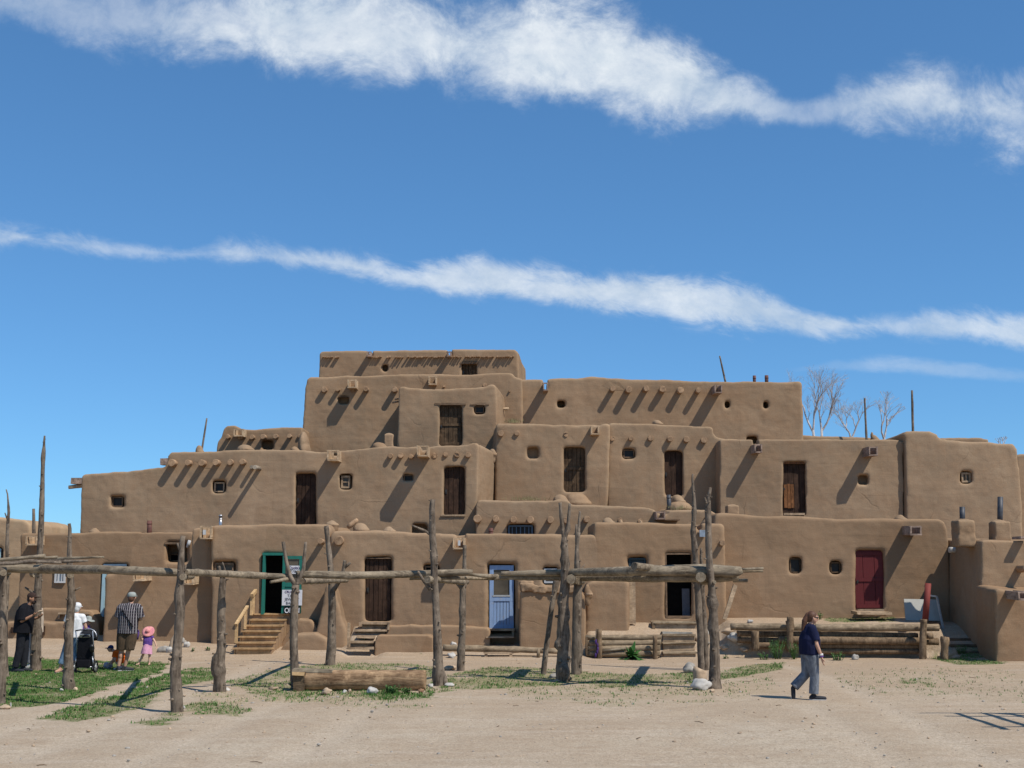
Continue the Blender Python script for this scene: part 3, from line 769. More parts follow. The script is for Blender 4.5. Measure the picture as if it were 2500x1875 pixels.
def pipe(t, x, ytop, ybot, Y, r=.07, m='pipe_dark', capd=False, name='stove_pipe', lean=0):
    a, b = at(x, ybot, Y), at(x + lean, ytop, Y); bm = B(); cyl(bm, a - Vector((0, 0, .25)), b, r, r, 18)
    cyl(bm, b - Vector((0, 0, .12)), b - Vector((0, 0, .08)), r * 1.08, r * 1.08, 18)
    if capd:
        cyl(bm, b + Vector((0, 0, .0)), b + Vector((0, 0, .06)), r * 1.7, r * .4, 18)
    return put(name, mesh_of(bm), M[m], t)
def solo(name, label, cat, bm, m, group=None, smooth=False):
    return single(name, mesh_of(bm), M[m] if isinstance(m, str) else m, label, cat, group, smooth)

# --- fifth storey: the small topmost house
Y1 = 48.5
A1 = house('topmost adobe house with a fringe of little roof poles', [(777, 945), (779, 862), (784, 857), (893, 856), (908, 855.5), (1000, 854), (1090, 854), (1103, 853), (1200, 853), (1258, 853), (1265, 860), (1268, 945)], Y1, 4.5, flare=(0, .35),
           recess=.45, notches=[(895, 867.5, 906), (1091, 867.5, 1101)], cuts=[R(T3, 1575, 255, 1605, 295) + (.28, 4), (1130, 887, 1161, 930, .3, 3)], jit=.5)
vigas(A1, lambda x, y: (x, y), [(x, 872 - (x - 780) * .003) for g0, g1 in ((789, 815), (820, 826), (908, 934), (946, 957), (966, 986), (997, 1044), (1049, 1088), (1103, 1128), (1137, 1206), (1214, 1254)) for x in [g0 + 5.6 * k for k in range(int((g1 - g0) / 5.6) + 1)]], .037, .17, name='roof_pole')
for x in (900.5, 1096): spout(A1, x, 863, .17, .16, .45, m='spout_grey')
plank_door(A1, (1131, 888, 1160, 932), Y1, 'door_old', 4, .2)
lintel(A1, (1124, 883, 1167, 888), Y1)
# --- fourth storey
Y2 = 45.5
A2 = house('tall left house of the fourth storey with five stubby roof beams', [(736, 1110), (737.5, 1043), (742, 1000), (744, 950), (750, 926), (757, 920), (915, 916), (1015, 913.5), (1110, 914), (1180, 912), (1250, 912), (1258, 921), (1275, 925), (1277, 1110)], Y2, 3.6,
           recess=.3, cuts=[R(T3, 1205, 518, 1278, 572) + (.24, 5)])
vigas(A2, T3, [(1078, 456, .12, .2), (1190, 457, .09, .25), (1325, 462, .055, .12), (1430, 454, .10, .36), (1670, 456, .11, .34)])
vigas(A2, T5, [(462, 312, .07, .15), (120, 325, .04, .1), (672, 362, .04, .08)])
spout(A2, *T3(1310, 400), .32, .26, .62, m='spout'); spout(A2, *T3(1990, 372), .30, .28, .42, m='spout')
lintel(A2, R(T3, 1195, 510, 1285, 517), Y2)
Y2b = 45.75
A2b = house('long right house of the fourth storey with eight round roof beams', [(1262, 1110), (1262, 927), (1270, 926), (1326, 926), (1339, 925.5), (1342, 925), (1475, 920.5), (1484, 923), (1600, 927), (1686, 930), (1762, 931), (1880, 931), (1952, 931), (1958.5, 935), (1960, 1000), (1964, 1110)], Y2b, 4.0,
            recess=.55, notches=[(1327, 946, 1338)], cuts=[R(T5, 1077, 452, 1130, 498) + (.5, 3), R(T7, 593, 460, 618, 502) + (.5, 1), R(T7, 917, 460, 942, 505) + (.5, 1), R(T7, 775, 752, 848, 800) + (.5, 2)])
vigas(A2b, T5, [(1540, 345), (1672, 350), (1817, 345), (1962, 355, .1, .25), (2107, 358)], .115, .33)
vigas(A2b, T7, [(60, 352), (207, 358), (358, 362)], .11, .33)
spout(A2b, *T5(975, 320), .20, .26, .62, m='spout_grey'); spout(A2b, *T7(532, 340), .28, .26, .72, m='spout_grey')
pipe(A2b, T7(835, 0)[0], T7(0, 232)[1], T7(0, 275)[1], Y2b + .7, .06, 'pipe_rust'); pipe(A2b, T7(938, 0)[0], T7(0, 230)[1], T7(0, 275)[1], Y2b + .7, .07, 'pipe_rust')
# --- middle house with the tall dark door
Y3 = 44.2
A3 = house('narrow upper house with a tall dark plank door and a small square window', [(970, 1130), (970, 1080), (972, 960), (974, 946), (979, 942), (1000, 946), (1050, 949), (1120, 947), (1188, 943), (1195, 938), (1204, 937.5), (1210, 943), (1213, 970), (1215, 1130)], Y3, 1.5, flare=(0, .34), dzb=-.25,
           recess=.0, cuts=[(1075, 992, 1125, 1087, .29, 4), R(T5, 382, 492, 455, 550) + (.5, 3)])
plank_door(A3, (1075.5, 992, 1124.5, 1087), Y3, 'door_old', 5, .16, rails=(.05, .52))
lintel(A3, R(T5, 38, 464, 302, 479), Y3); lintel(A3, R(T5, 338, 470, 497, 480), Y3)
window(A3, R(T5, 382, 492, 455, 550), Y3, 'lintel', 'glass', .16, .03)
bm = B(); cyl(bm, at(*T3(1650, 565), Y3 + .3) - Vector((0, .0, 0)), at(*T3(1705, 553), Y3 + .35), .035); cyl(bm, at(*T3(1672, 537), Y3 + .4), at(*T3(1705, 530), Y3 + .4), .03)
put('side_pole', mesh_of(bm), M['viga'], A3)
bm = B(); cyl(bm, at(*T5(600, 515), Y3 + 1.0), at(*T5(662, 510), Y3 + 1.05), .05); put('side_pole', mesh_of(bm), M['spout'], A3)
# --- third storey
Y4 = 41.8
A4 = house('third storey house with a wide dark door between a niche and a rounded corner', [(1208, 1260), (1209, 1100), (1211, 1040), (1214, 1033), (1260, 1034), (1380, 1036), (1466, 1037.5), (1472, 1034), (1483, 1033), (1489, 1037), (1490, 1060), (1487, 1150), (1482, 1260)], Y4, 4.0, flare=(.25, .06),
           recess=0, cuts=[(1379, 1095, 1425, 1199, .29, 6), R(T5, 828, 848, 905, 925) + (.2, 6)])
vigas(A4, T5, [(595, 720, .10, .14), (735, 720, .09, .09), (1145, 725, .085, .03), (1420, 732, .05, .05)])
spout(A4, *T5(1393, 690), .28, .24, .5, m='spout')
plank_door(A4, (1379.5, 1095, 1424.5, 1199), Y4, 'door_old', 5, .2, rails=(.52,))
lump(A4, *T5(1100, 1315), 38, 24, Y4 - 1.3); lump(A4, *T5(1235, 1312), 62, 27, Y4 - .35, 'doorstep', d=.7)
A5 = house('third storey house with a row of eight short roof beams and a narrow door', [(1484, 1262), (1484, 1040), (1492, 1033.5), (1600, 1035), (1690, 1039), (1735, 1041), (1742, 1045), (1743, 1060), (1752, 1069), (1775, 1071), (1776, 1262)], 42.1, 3.9,
           recess=0, cuts=[R(T5, 1632, 857, 1720, 925) + (.5, 5), R(T5, 1990, 882, 2118, 1240) + (.29, 6)])
vigas(A5, T5, [(1540, 762, .08, .06), (1697, 763, .095, .12), (1862, 763, .10, .12), (2020, 768, .105, .14), (2165, 774, .10, .14)])
vigas(A5, T7, [(122, 766, .1, .15), (262, 773, .1, .15), (412, 779, .1, .12)])
window(A5, R(T5, 1632, 857, 1720, 925), 42.1, 'lintel', 'glass', .16, .03)
plank_door(A5, R(T5, 1991, 882, 2117, 1240), 42.1, 'door_wood', 3, .2)
lump(A5, *T5(1915, 640), 24, 10, 43.0, 'roof_mound')
lump(A5, *T5(2085, 1300), 34, 18, 41.6, 'doorstep', d=.9)
lump(A5, *T5(2100, 1362), 62, 20, 40.9, 'roof_mound', d=1.3)
pipe(A5, T5(2020, 0)[0], T5(0, 1237)[1], T5(0, 1352)[1], 40.6, .075, 'pipe_dark', lean=-2)
Y6 = 41.2
A6 = house('broad house with a dark door patched with an orange board', [(1756, 1285), (1757, 1180), (1757.5, 1076), (1761, 1071.5), (1800, 1072), (1842, 1074), (1862, 1073), (1950, 1073), (2060, 1073.5), (2190, 1073), (2206, 1078), (2208, 1300)], Y6, 4.6,
           recess=.25, notches=[(1845, 1084, 1859)], cuts=[R(T7, 1084, 968, 1257, 1404) + (.29, 5), R(T7, 1715, 1080, 1782, 1148) + (.24, 6)])
spout(A6, *T7(870, 842), .26, .24, .66, m='spout_grey'); spout(A6, *T7(1840, 865), .30, .26, .72, m='spout_grey')
d = plank_door(A6, R(T7, 1086, 975, 1255, 1392), Y6, 'door_wood', 4, .17, patch=(.06, .10, .48, .58))
lintel(A6, R(T7, 1080, 960, 1262, 975), Y6 + .1, 'orange_wood'); lintel(A6, R(T7, 1086, 1392, 1262, 1410), Y6 + .02, 'old_board', name='door_sill')
b6 = house('low roof wall of a house behind the broad patched door house', [(1950, 1140), (1955, 1061), (2000, 1063.5), (2120, 1068), (2132, 1070), (2134, 1140)], 46.5, 1.2, recess=0, jit=.4)
lump(b6, *T7(1845, 775), 18, 12, 45.8, 'chimney'); lump(b6, *T7(1827, 765), 7, 18, 45.8, 'chimney')
Y7 = 41.0
A7 = house('tall right house with a rounded corner tower and one small framed window', [(2213, 1350), (2212, 1180), (2210, 1075), (2204, 1060), (2212, 1053), (2240, 1051.5), (2272, 1053), (2288, 1060), (2295, 1074), (2380, 1079), (2474, 1083), (2484, 1096), (2490, 1150), (2496, 1240), (2500, 1350)], Y7, 4.5,
           recess=0, cuts=[R(T9, 1682, 806, 1762, 893) + (.29, 4)])
window(A7, R(T9, 1684, 808, 1760, 892), Y7, 'old_board', 'glass_brown', .16, .06, 2, 1)
A7b = house('far roof parapet just visible over the tall right house', [(2290, 1120), (2292, 1070), (2300, 1068.5), (2395, 1067.5), (2402, 1070), (2414, 1072), (2420, 1120)], 47, 1.5, recess=0, jit=.3)
A9 = house('sliver of a house at the far right end of the third storey', [(2480, 1350), (2482, 1112), (2490, 1108), (2560, 1108), (2600, 1110), (2600, 1350)], 43.5, 3, recess=0)
# small left house high up
Y20 = 44.0
A20 = house('small half hidden house with sloping rounded shoulder and seven roof beams', [(527, 1130), (528.5, 1090), (531, 1078), (541, 1066), (546, 1046), (553, 1040), (575, 1039), (583, 1045), (590, 1047), (650, 1046.5), (723, 1043), (738, 1042), (745, 1130)], Y20, 2.2,
            recess=0, cuts=[R(T3, 560, 890, 640, 950) + (.4, 6)])
vigas(A20, T3, [(265, 855), (375, 857), (470, 855), (567, 852), (668, 848), (785, 846), (868, 842, .06, .1)], .085, .30)
spout(A20, *T3(353, 812), .34, .22, .55)
lump(A20, *T3(903, 968), 28, 46, Y20 - .45, 'buttress', d=.9); lump(A20, *T3(410, 962), 40, 13, Y20 - 1.2, 'roof_mound'); lump(A20, *T3(828, 966), 20, 9, Y20 - 1.1, 'roof_mound')
# --- second storey: the long left house
Y8 = 40.0
A8 = house('long second storey house with two tall plank doors and five small windows', [(191, 1345), (194, 1301), (197, 1220), (199, 1165), (204, 1157.5), (280, 1152), (345, 1146), (402, 1139), (408, 1126), (411, 1110), (418, 1104.5), (480, 1102.5), (560, 1100), (630, 1097), (700, 1099), (803, 1103), (822, 1100.5), (870, 1096), (914, 1091), (960, 1088.5), (1024, 1088.5), (1044, 1090), (1100, 1087), (1146, 1083.5), (1152, 1080), (1163, 1080), (1169, 1088), (1167, 1160), (1163, 1240), (1163, 1345)], Y8, 2.4, flare=(0, .62), dzb=-.12,
           recess=.0, notches=[(804, 1117, 819), (1026, 1098, 1041)],
           cuts=[R(T1, 946, 738, 1042, 820) + (.29, 7), R(T1, 1808, 612, 1897, 698) + (.29, 6), R(T3, 846, 1167, 999, 1600) + (.29, 7), R(T3, 1217, 1178, 1300, 1288) + (.29, 4), R(T3, 1747, 1172, 1829, 1227) + (.29, 3), R(T5, 128, 1012, 283, 1405) + (.29, 6), R(T3, 1830, 1600, 1935, 1700) + (.4, 6)])
vigas(A8, T1, [(1455, 450, .12), (1590, 447), (1707, 450), (1830, 446), (1943, 444), (2050, 443)], .10, .30)
vigas(A8, T1, [(2125, 487, .06, .30), (2172, 489, .075, .80)], m='branch')
vigas(A8, T3, [(1637, 1010, .09, .17), (1720, 1012, .09, .17), (1812, 1020, .07, .12), (2010, 1005, .085, .03), (2100, 1003, .085, .03), (2195, 1003, .085, .03)])
vigas(A8, T5, [(40, 907, .085, .03), (128, 902, .085, .03), (228, 900, .09, .05), (320, 903, .10, .10)])
spout(A8, *T3(1148, 1003), .36, .30, .72); spout(A8, *T3(1905, 965), .36, .30, .95)
bm = B(); box(bm, at(*T1(672, 604), Y8 + .6), (.46, .35, .19), None, 0, .01); put('roof_spout', mesh_of(bm), M['spout_grey'], A8)
bm = B(); stick(bm, [at(*T1(578, 656), Y8 + .5), at(*T1(720, 640), Y8 + .6)], [.055, .07]); put('side_pole', mesh_of(bm), M['spout'], A8)
bm = B(); box(bm, at(*T1(1400, 442), Y8 + .8), (.3, .3, .22), None, 0, .01); put('roof_spout', mesh_of(bm), M['spout_grey'], A8)
window(A8, R(T1, 948, 738, 1040, 820), Y8, 'lintel', 'glass', .16, .03); window(A8, R(T1, 1808, 614, 1897, 698), Y8, 'old_board', 'glass', .16, .045)
window(A8, R(T3, 1219, 1180, 1298, 1286), Y8, 'old_board', 'glass_brown', .16, .06, 1, 2); window(A8, R(T3, 1749, 1174, 1828, 1226), Y8, 'lintel', 'glass', .16, .03)
plank_door(A8, R(T3, 848, 1167, 998, 1600), Y8, 'door_wood', 4, .2); plank_door(A8, R(T5, 130, 1012, 281, 1403), Y8, 'door_wood', 4, .2)
lintel(A8, R(T5, 92, 1404, 297, 1419), Y8, 'old_board', .04, 'door_sill')
lump(A8, *T3(1622, 930), 26, 32, Y8 + 1.5, 'chimney', sq=True); lump(A8, *T3(1540, 945), 36, 14, Y8 + .9, 'roof_mound'); lump(A8, *T1(1683, 362), 20, 18, Y8 + 1.0, 'roof_mound')
lump(A8, *T5(525, 900), 20, 15, Y8 + 1.9, 'chimney')
# --- low second storey terrace front
Y10 = 39.3
A10 = house('low terrace house in the middle with big round roof beams over a blue window', [(1160, 1345), (1162, 1230), (1168, 1221), (1200, 1222), (1290, 1223), (1352, 1224), (1362, 1219), (1386, 1221), (1396, 1233), (1480, 1236), (1585, 1239), (1600, 1245), (1608, 1255), (1630, 1256), (1634, 1247), (1660, 1245), (1735, 1246), (1752, 1256), (1756, 1345)], Y10, 2.8, dzb=.16,
            recess=0, cuts=[R(T5, 655, 1492, 870, 1600) + (.29, 4)])
vigas(A10, T5, [(400, 1443, .125), (555, 1446, .10), (705, 1447, .11, .22), (848, 1447, .11, .2), (1013, 1447, .10), (1148, 1452, .09), (1317, 1447, .1), (1605, 1452, .08, .04), (1775, 1461, .08, .04)], .11, .34)
spout(A10, *T5(1945, 1407), .30, .20, .55, m='spout_grey')
window(A10, R(T5, 658, 1494, 868, 1600), Y10, 'blue_grey', 'glass', .18, .05, 6, 1)
bm = B(); boxpx(bm, R(T5, 1920, 1442, 2110, 1452), Y10 - .5, Y10 + .1, 0, .01); put('roof_board', mesh_of(bm), M['lintel'], A10)
pipe(A10, T5(513, 0)[0], T5(0, 1518)[1], T5(0, 1575)[1], Y10 - .6, .07, 'pipe_rust')
# --- ground floor
A19 = house('separate pale house at the far left edge behind the poles', [(-80, 1620), (-80, 1262), (-20, 1261), (30, 1266), (62, 1270), (73, 1280), (76, 1310), (78, 1620)], 42.5, 4, 'adobe_pale', group=None, recess=0, cuts=[R(T1, -80, 1170, 14, 1262) + (.25, 3)])
window(A19, R(T1, -80, 1172, 12, 1260), 42.5, 'pale_blue', 'glass', .15, .05)
Y12 = 38.6
A12 = house('left end house with a deep corner window and a pale blue door post', [(43, 1600), (44, 1480), (48, 1400), (49.5, 1310), (53, 1302), (100, 1303), (174, 1302), (289, 1298), (380, 1299), (466, 1299.5), (476, 1303), (480, 1600)], Y12, 1.9, 'adobe_low', flare=(.2, 0),
            recess=.0, cuts=[(412, 1328, 455, 1371, .7, 11), (252, 1379, 312, 1510, .3, 2)])
spout(A12, *T1(265, 1100), .34, .24, .62); window(A12, (133, 1385, 161, 1423), Y12, 'white_paint', 'glass_pale', -.03, .05, 3, 1)
door_frame(A12, (253, 1385, 309, 1506), Y12, 'pale_blue', .03, .10, 'l'); bm = B(); boxpx(bm, (252, 1377, 308, 1386), Y12 - .03, Y12 + .1, 0, .005); put('door_lintel', mesh_of(bm), M['blue_grey'], A12)
plank_door(A12, (254, 1385, 309, 1508), Y12, 'pale_blue', 4, .12)
lintel(A12, (402, 1324, 446, 1329), Y12); window(A12, (414, 1352, 440, 1371), Y12, 'lintel', 'dark', .62, .04)
bm = B(); cyl(bm, at(*T1(1582, 1162), Y12 - .05), at(*T1(1600, 1106), Y12 - .1), .05, .05, 12); put('lamp_tube', mesh_of(bm), M['white_paint'], A12)
pipe(A12, T1(1262, 0)[0], T1(0, 937)[1], T1(0, 1030)[1], Y12 + .5, .075, 'pipe_rust'); pipe(A12, T1(1862, 0)[0], T1(0, 900)[1], T1(0, 975)[1], Y12 + .9, .055, 'pipe_metal', True)
lump(A12, *T1(798, 1040), 28, 9, Y12 + .6, 'roof_mound')
Y12b = 36.8
A12b = house('low projecting front room with two wooden drains left of the new stairs', [(246, 1620), (252, 1540), (256, 1480), (256, 1412), (260, 1403), (300, 1400), (308, 1396), (316, 1387), (334, 1383), (346, 1390), (360, 1401), (440, 1402), (452, 1396), (460, 1386), (470, 1385), (478, 1400), (520, 1404), (560, 1402), (578, 1404), (586, 1412), (588, 1500), (590, 1620)], Y12b, 2.2, 'adobe_low', flare=(0, .16),
             recess=0, notches=[(322, 1413, 356), (449, 1413, 466)], cuts=[R(T4, 321, 606, 354, 905) + (.18, 1)])
spout(A12b, *T1(1175, 1412), .36, .16, .66); spout(A12b, *T1(1590, 1432), .28, .24, .7)
Y13b = 36.85
A13b = house('slim recessed wall with a white lined drain beside the green door house', [(467, 1600), (468, 1300), (471, 1291), (480, 1288), (500, 1287), (520, 1288), (524, 1600)], Y13b, 3.3, 'adobe_low', recess=0, notches=[(489, 1300, 512)])
spout(A13b, *T1(1735, 1033), .34, .34, .62); 
bm = B(); box(bm, at(*T1(1725, 1035), Y13b - .58), (.09, .02, .14)); put('drain_lining', mesh_of(bm), M['white_paint'], A13b)
Y13 = 36.4
A13 = house('ground floor house with the open green door at the head of the new stairs', [(514, 1600), (515, 1400), (515.5, 1290), (520, 1282), (560, 1281), (640, 1280), (740, 1280), (785, 1279.5), (796, 1281), (803, 1292), (806, 1400), (808, 1600)], Y13, 3.8, 'adobe_low', flare=(0, .22),
            recess=0, cuts=[(643, 1354, 692, 1503, 1.3, 3), (524, 1374, 572, 1400, .25, 9)])
window(A13, (524, 1374, 572, 1396), Y13, 'lintel', 'glass_brown', .16, .05, 2, 1)
vigas(A13, T4, [(1055, 250)], .085, .42)
bm = B(); box(bm, at(*T4(1150, 232), Y13 + 1.9) + Vector((.04, 0, 0)), (.06, .25, .22)); put('side_vent', mesh_of(bm), M['lintel'], A13)
lump(A13, *T4(1140, 108), 30, 9, Y13 + 1.0, 'roof_mound')
doorway_shade(A13, (643, 1354, 692, 1503), Y13, .75)
# green frame and the door leaf folded back against the wall
g = door_frame(A13, (644, 1355, 690, 1500), Y13, 'green', .04, .075, 'lt', .16)
yl = Y13 - .10; bm = B(); r = (687, 1357, 738, 1498); a, b = at(r[0], r[3], yl), at(r[2], r[1], yl); W, H = b.x - a.x, b.z - a.z; cx = (a.x + b.x) / 2
box(bm, (a.x + .04, yl, (a.z + b.z) / 2), (.08, .05, H)); box(bm, (b.x - .04, yl, (a.z + b.z) / 2), (.08, .05, H))
for fz, hh in ((.97, .09), (.50, .12), (.03, .10)): box(bm, (cx, yl - .003, a.z + H * fz), (W, .05, hh))
box(bm, (cx, yl + .01, a.z + H * .26), (W - .18, .03, H * .44))
leaf = put('door', mesh_of(bm), M['green'], A13)
bm = B(); box(bm, (cx, yl + .008, a.z + H * .73), (W - .18, .012, H * .42)); put('pane', mesh_of(bm), M['glass_brown'], leaf)
def text_mesh(s, size, c, m, parent, font_shear=0, wide=1.0):
    cu = bpy.data.curves.new('t', 'FONT'); cu.body = s; cu.size = size; cu.align_x = 'CENTER'; cu.align_y = 'CENTER'; cu.extrude = .002; cu.shear = font_shear; cu.offset = size * .012
    o = bpy.data.objects.new('t', cu); C.objects.link(o); o.rotation_euler = (PI / 2, 0, 0); o.scale = (wide, 1, 1); o.location = c
    bpy.context.view_layer.update(); dg = bpy.context.evaluated_depsgraph_get()
    me = bpy.data.meshes.new_from_object(o.evaluated_get(dg)); me.transform(o.matrix_world); bpy.data.objects.remove(o)
    return put('lettering', me, m, parent)
M['paper'] = plain_mat('white_paper', (.62, .61, .62), .8, .1, 0, .06); M['ink_violet'] = plain_mat('violet_ink', (.06, .03, .10), .8, .1); M['ink_grey'] = plain_mat('grey_ink', (.13, .13, .14), .8, .1); M['black_sign'] = plain_mat('black_sign', (.012, .012, .013), .6, .2); M['white_ink'] = plain_mat('white_ink', (.75, .75, .76), .7, .1)
def sign(label, r, Y, m, lines, name='sign', paper_edge=True):
    a, b = at(r[0], r[3], Y), at(r[2], r[1], Y); W, H = b.x - a.x, b.z - a.z
    t = thing(name, label, 'sign', ((a.x + b.x) / 2, Y, a.z)); bm = B()
    box(bm, ((a.x + b.x) / 2, Y + .01, (a.z + b.z) / 2), (W, .016, H)); put('board', mesh_of(bm), M[m], t)
    for s, fz, size, ink, sh, wide in lines: text_mesh(s, size, ((a.x + b.x) / 2, Y - .003, a.z + H * fz), M[ink], t, sh, wide)
    return t
sign('small white paper sign with violet script taped to the green door pane', (705, 1381, 731, 1401), yl - .05, 'paper', [("Crucita's", .72, .115, 'ink_violet', .25, .78), ('Trad', .34, .13, 'ink_grey', .2, 1.0)])
sign('large white hand lettered jewelry sign low on the open green door', (688, 1440, 738, 1478), yl - .06, 'paper', [("CRUCITA'S", .86, .10, 'ink_violet', .1, .9), ('TAOS', .62, .105, 'ink_grey', 0, 1), ('JEWELRY', .38, .11, 'ink_grey', 0, .95), ('BANDS', .14, .11, 'ink_grey', 0, 1)])
sign('black sign with the white word OPEN at the foot of the green door', (693, 1481, 733, 1498), yl - .055, 'black_sign', [('OPEN', .42, .20, 'white_ink', 0, .85)])
A14 = house('long ground floor house with a brown plank door and a blue screen door', [(804, 1615), (805, 1400), (806, 1308), (816, 1297), (850, 1295), (950, 1297), (1050, 1300.5), (1110, 1305), (1134, 1303.5), (1138, 1302), (1250, 1302.5), (1350, 1304), (1440, 1305), (1455, 1306), (1463, 1316), (1468, 1340), (1467, 1400), (1466, 1615)], Y13, 3.2, 'adobe_low', flare=(.1, .28),
            recess=0, notches=[(1113, 1317, 1133)], cuts=[R(T4, 1432, 394, 1632, 912) + (.29, 8), R(T4, 1925, 455, 2038, 505) + (.29, 7), R(T6, 672, 552, 880, 1120) + (.31, 10), R(T6, 1132, 578, 1245, 705) + (.29, 5)])
vigas(A14, T4, [(1205, 240, .13, .22)])
spout(A14, *T6(415, 365), .34, .28, .72); bm = B(); box(bm, at(*T6(418, 365), Y13 - .70), (.07, .02, .15)); put('drain_lining', mesh_of(bm), M['white_paint'], A14)
plank_door(A14, R(T4, 1434, 394, 1630, 910), Y13, 'door_wood', 6, .16, rails=()); lintel(A14, R(T4, 1425, 386, 1640, 395), Y13 + .1)
window(A14, R(T4, 1925, 456, 2038, 503), Y13, 'lintel', 'dark', .16, .04); window(A14, R(T6, 1134, 580, 1243, 703), Y13, 'white_paint', 'glass', .1, .05, 1, 2)
r = R(T6, 674, 554, 878, 1086); yb = Y13 + .16; a, b = at(r[0], r[3], yb), at(r[2], r[1], yb); W, H = b.x - a.x, b.z - a.z; cx = (a.x + b.x) / 2; bm = B()
for sx in (a.x + .06, b.x - .06): box(bm, (sx, yb, (a.z + b.z) / 2), (.12, .05, H))
for fz, hh in ((.965, .13), (.465, .12), (.03, .11)): box(bm, (cx, yb - .003, a.z + H * fz), (W, .05, hh))
for k in range(5): box(bm, (a.x + .12 + (W - .24) * (k + .5) / 5, yb + .008, a.z + H * .25), ((W - .24) / 5 - .012, .03, H * .42))
scr = put('screen_door', mesh_of(bm), M['blue'], A14)
bm = B(); box(bm, (cx, yb + .012, a.z + H * .72), (W - .2, .012, H * .42)); put('pane', mesh_of(bm), M['glass_brown'], scr)
bm = B(); box(bm, (cx, yb - .03, a.z + H * .515), (W * .72, .02, .05)); put('push_bar', mesh_of(bm), M['alu'], scr)
bm = B()
boxpx(bm, R(T6, 650, 1090, 885, 1106), Y13 - .14, Y13 + .25, 0, .01); boxpx(bm, R(T6, 648, 1155, 880, 1168), Y13 - .5, Y13 - .1, 0, .012)
for x in (664, 872): boxpx(bm, R(T6, x - 9, 1104, x + 9, 1160), Y13 - .12, Y13 + .0, 0, .004)
solo('door_step', 'weathered two board wooden step under the blue screen door', 'step', bm, 'old_board')
lump(A14, *T4(1382, 152), 36, 17, Y13 + .9, 'roof_mound'); lump(A14, *T4(1620, 160), 30, 6, Y13 + .9, 'roof_mound')
bm = B(); stick(bm, [at(*T4(1275, 130), Y13 + .75), at(*T4(1358, 66), Y13 + .9)], [.06, .06]); solo('short_log', 'short cut log propped on a mud mound on the roof', 'log', bm, 'viga')
# low enclosure with cracked coping
Y16 = 35.2
A16 = house('waist high adobe enclosure with cracked clay coping right of the blue door', [(1268, 1600), (1269, 1500), (1270, 1445), (1276, 1441), (1300, 1443), (1350, 1443), (1400, 1443), (1418, 1444), (1427, 1452), (1430, 1600)], Y16, 1.0, 'adobe_low', 'adobe_wall', 'adobe wall', None, flare=(0, .1), recess=0, it=5)
bm = B()
for x0, x1, y0 in ((1270, 1303, 1426), (1302, 1331, 1430), (1330, 1352, 1432), (1350, 1400, 1432), (1398, 1420, 1434)): boxpx(bm, (x0, y0, x1, 1446), Y16 - .10, Y16 + .9, 0, .03)
boxpx(bm, (1268, 1421, 1300, 1430), Y16 + .1, Y16 + .8, 0, .04)
put('coping', fuse(bm, .03, 3, ((.25, .09), (.08, .03))), M['adobe_low'], A16, True)
lump(A16, *T6(1500, 800), 17, 27, Y16 + .1, 'post_head', 'adobe_low'); bm = B(); stick(bm, [at(*T6(1490, 800), Y16 - .1), at(*T6(1545, 800), Y16 - .15)], [.05, .04]); put('side_pole', mesh_of(bm), M['viga'], A16)
A17 = house('ground floor house with an open dark doorway above plank steps', [(1444, 1620), (1446, 1400), (1449, 1282), (1453, 1274), (1500, 1274), (1560, 1276), (1620, 1277), (1692, 1279.5), (1710, 1278), (1740, 1278.5), (1762, 1279), (1769, 1286), (1771, 1340), (1773, 1450), (1776, 1520), (1776, 1620)], Y13, 2.8, 'adobe_low', flare=(0, .05),
            recess=0, notches=[(1708, 1294, 1720)], cuts=[R(T8, 781, 457, 984, 986) + (1.6, 6), R(T8, 466, 492, 608, 566) + (.29, 10)])
door_frame(A17, R(T8, 790, 460, 980, 984), Y13, 'lintel', .12, .05, 'ltb', .08)
bm = B(); boxpx(bm, R(T8, 920, 750, 978, 980), Y13 + .6, Y13 + .63); put('inner_panel', mesh_of(bm), M['interior_grey'], A17)
doorway_shade(A17, R(T8, 781, 457, 984, 986), Y13, .8)
window(A17, R(T8, 466, 492, 608, 566), Y13, 'slate', 'slate', .16, .05); vigas(A17, T8, [(1252, 368, .085, .16)])
bm = B(); box(bm, at(*T8(1085, 285), Y13 - .1), (.16, .14, .2)); put('lamp', mesh_of(bm), M['pipe_metal'], A17)
for (x, y, w, h) in ((1484, 1275, 28, 14), (1516, 1277, 11, 6), (1564, 1277, 12, 6)): lump(A17, x, y + 2, w, h, Y13 + 1.2, 'roof_mound')
lump(A17, 1732, 1284, 42, 19, Y13 + 1.3, 'roof_mound')
A17b = house('low blocky room projecting below the dark windowed house', [(1428, 1620), (1432, 1425), (1447, 1418), (1490, 1415), (1528, 1416), (1534, 1424), (1535, 1500), (1537, 1620)], 35.7, 1.4, 'adobe_low', flare=(0, .3), recess=0)
bm = B(); boxpx(bm, R(T8, 468, 690, 522, 1050), 36.0, 36.06, 0, .006); put('side_boards', mesh_of(bm), M['old_board'], A17b)
A18 = house('broad ground floor house with a red door and two small windows', [(1740, 1560), (1741, 1290), (1746, 1262), (1752, 1254), (1764, 1252), (1800, 1255), (1860, 1260.5), (1990, 1263), (2120, 1267), (2200, 1268.5), (2280, 1266), (2296, 1267), (2308, 1274), (2314, 1292), (2318, 1316), (2321, 1400), (2322, 1560)], 37.0, 4.4, 'adobe_low', flare=(0, 0), dzb=.12,
            recess=0, cuts=[R(T10, 238, 220, 322, 338) + (.29, 3), R(T10, 581, 252, 658, 340) + (.29, 3), R(T10, 800, 157, 1014, 655) + (.29, 7)])
window(A18, R(T10, 234, 216, 326, 342), 37.0, 'door_old', 'glass', .16, .04); window(A18, R(T10, 577, 249, 662, 342), 37.0, 'door_old', 'glass', .16, .04)
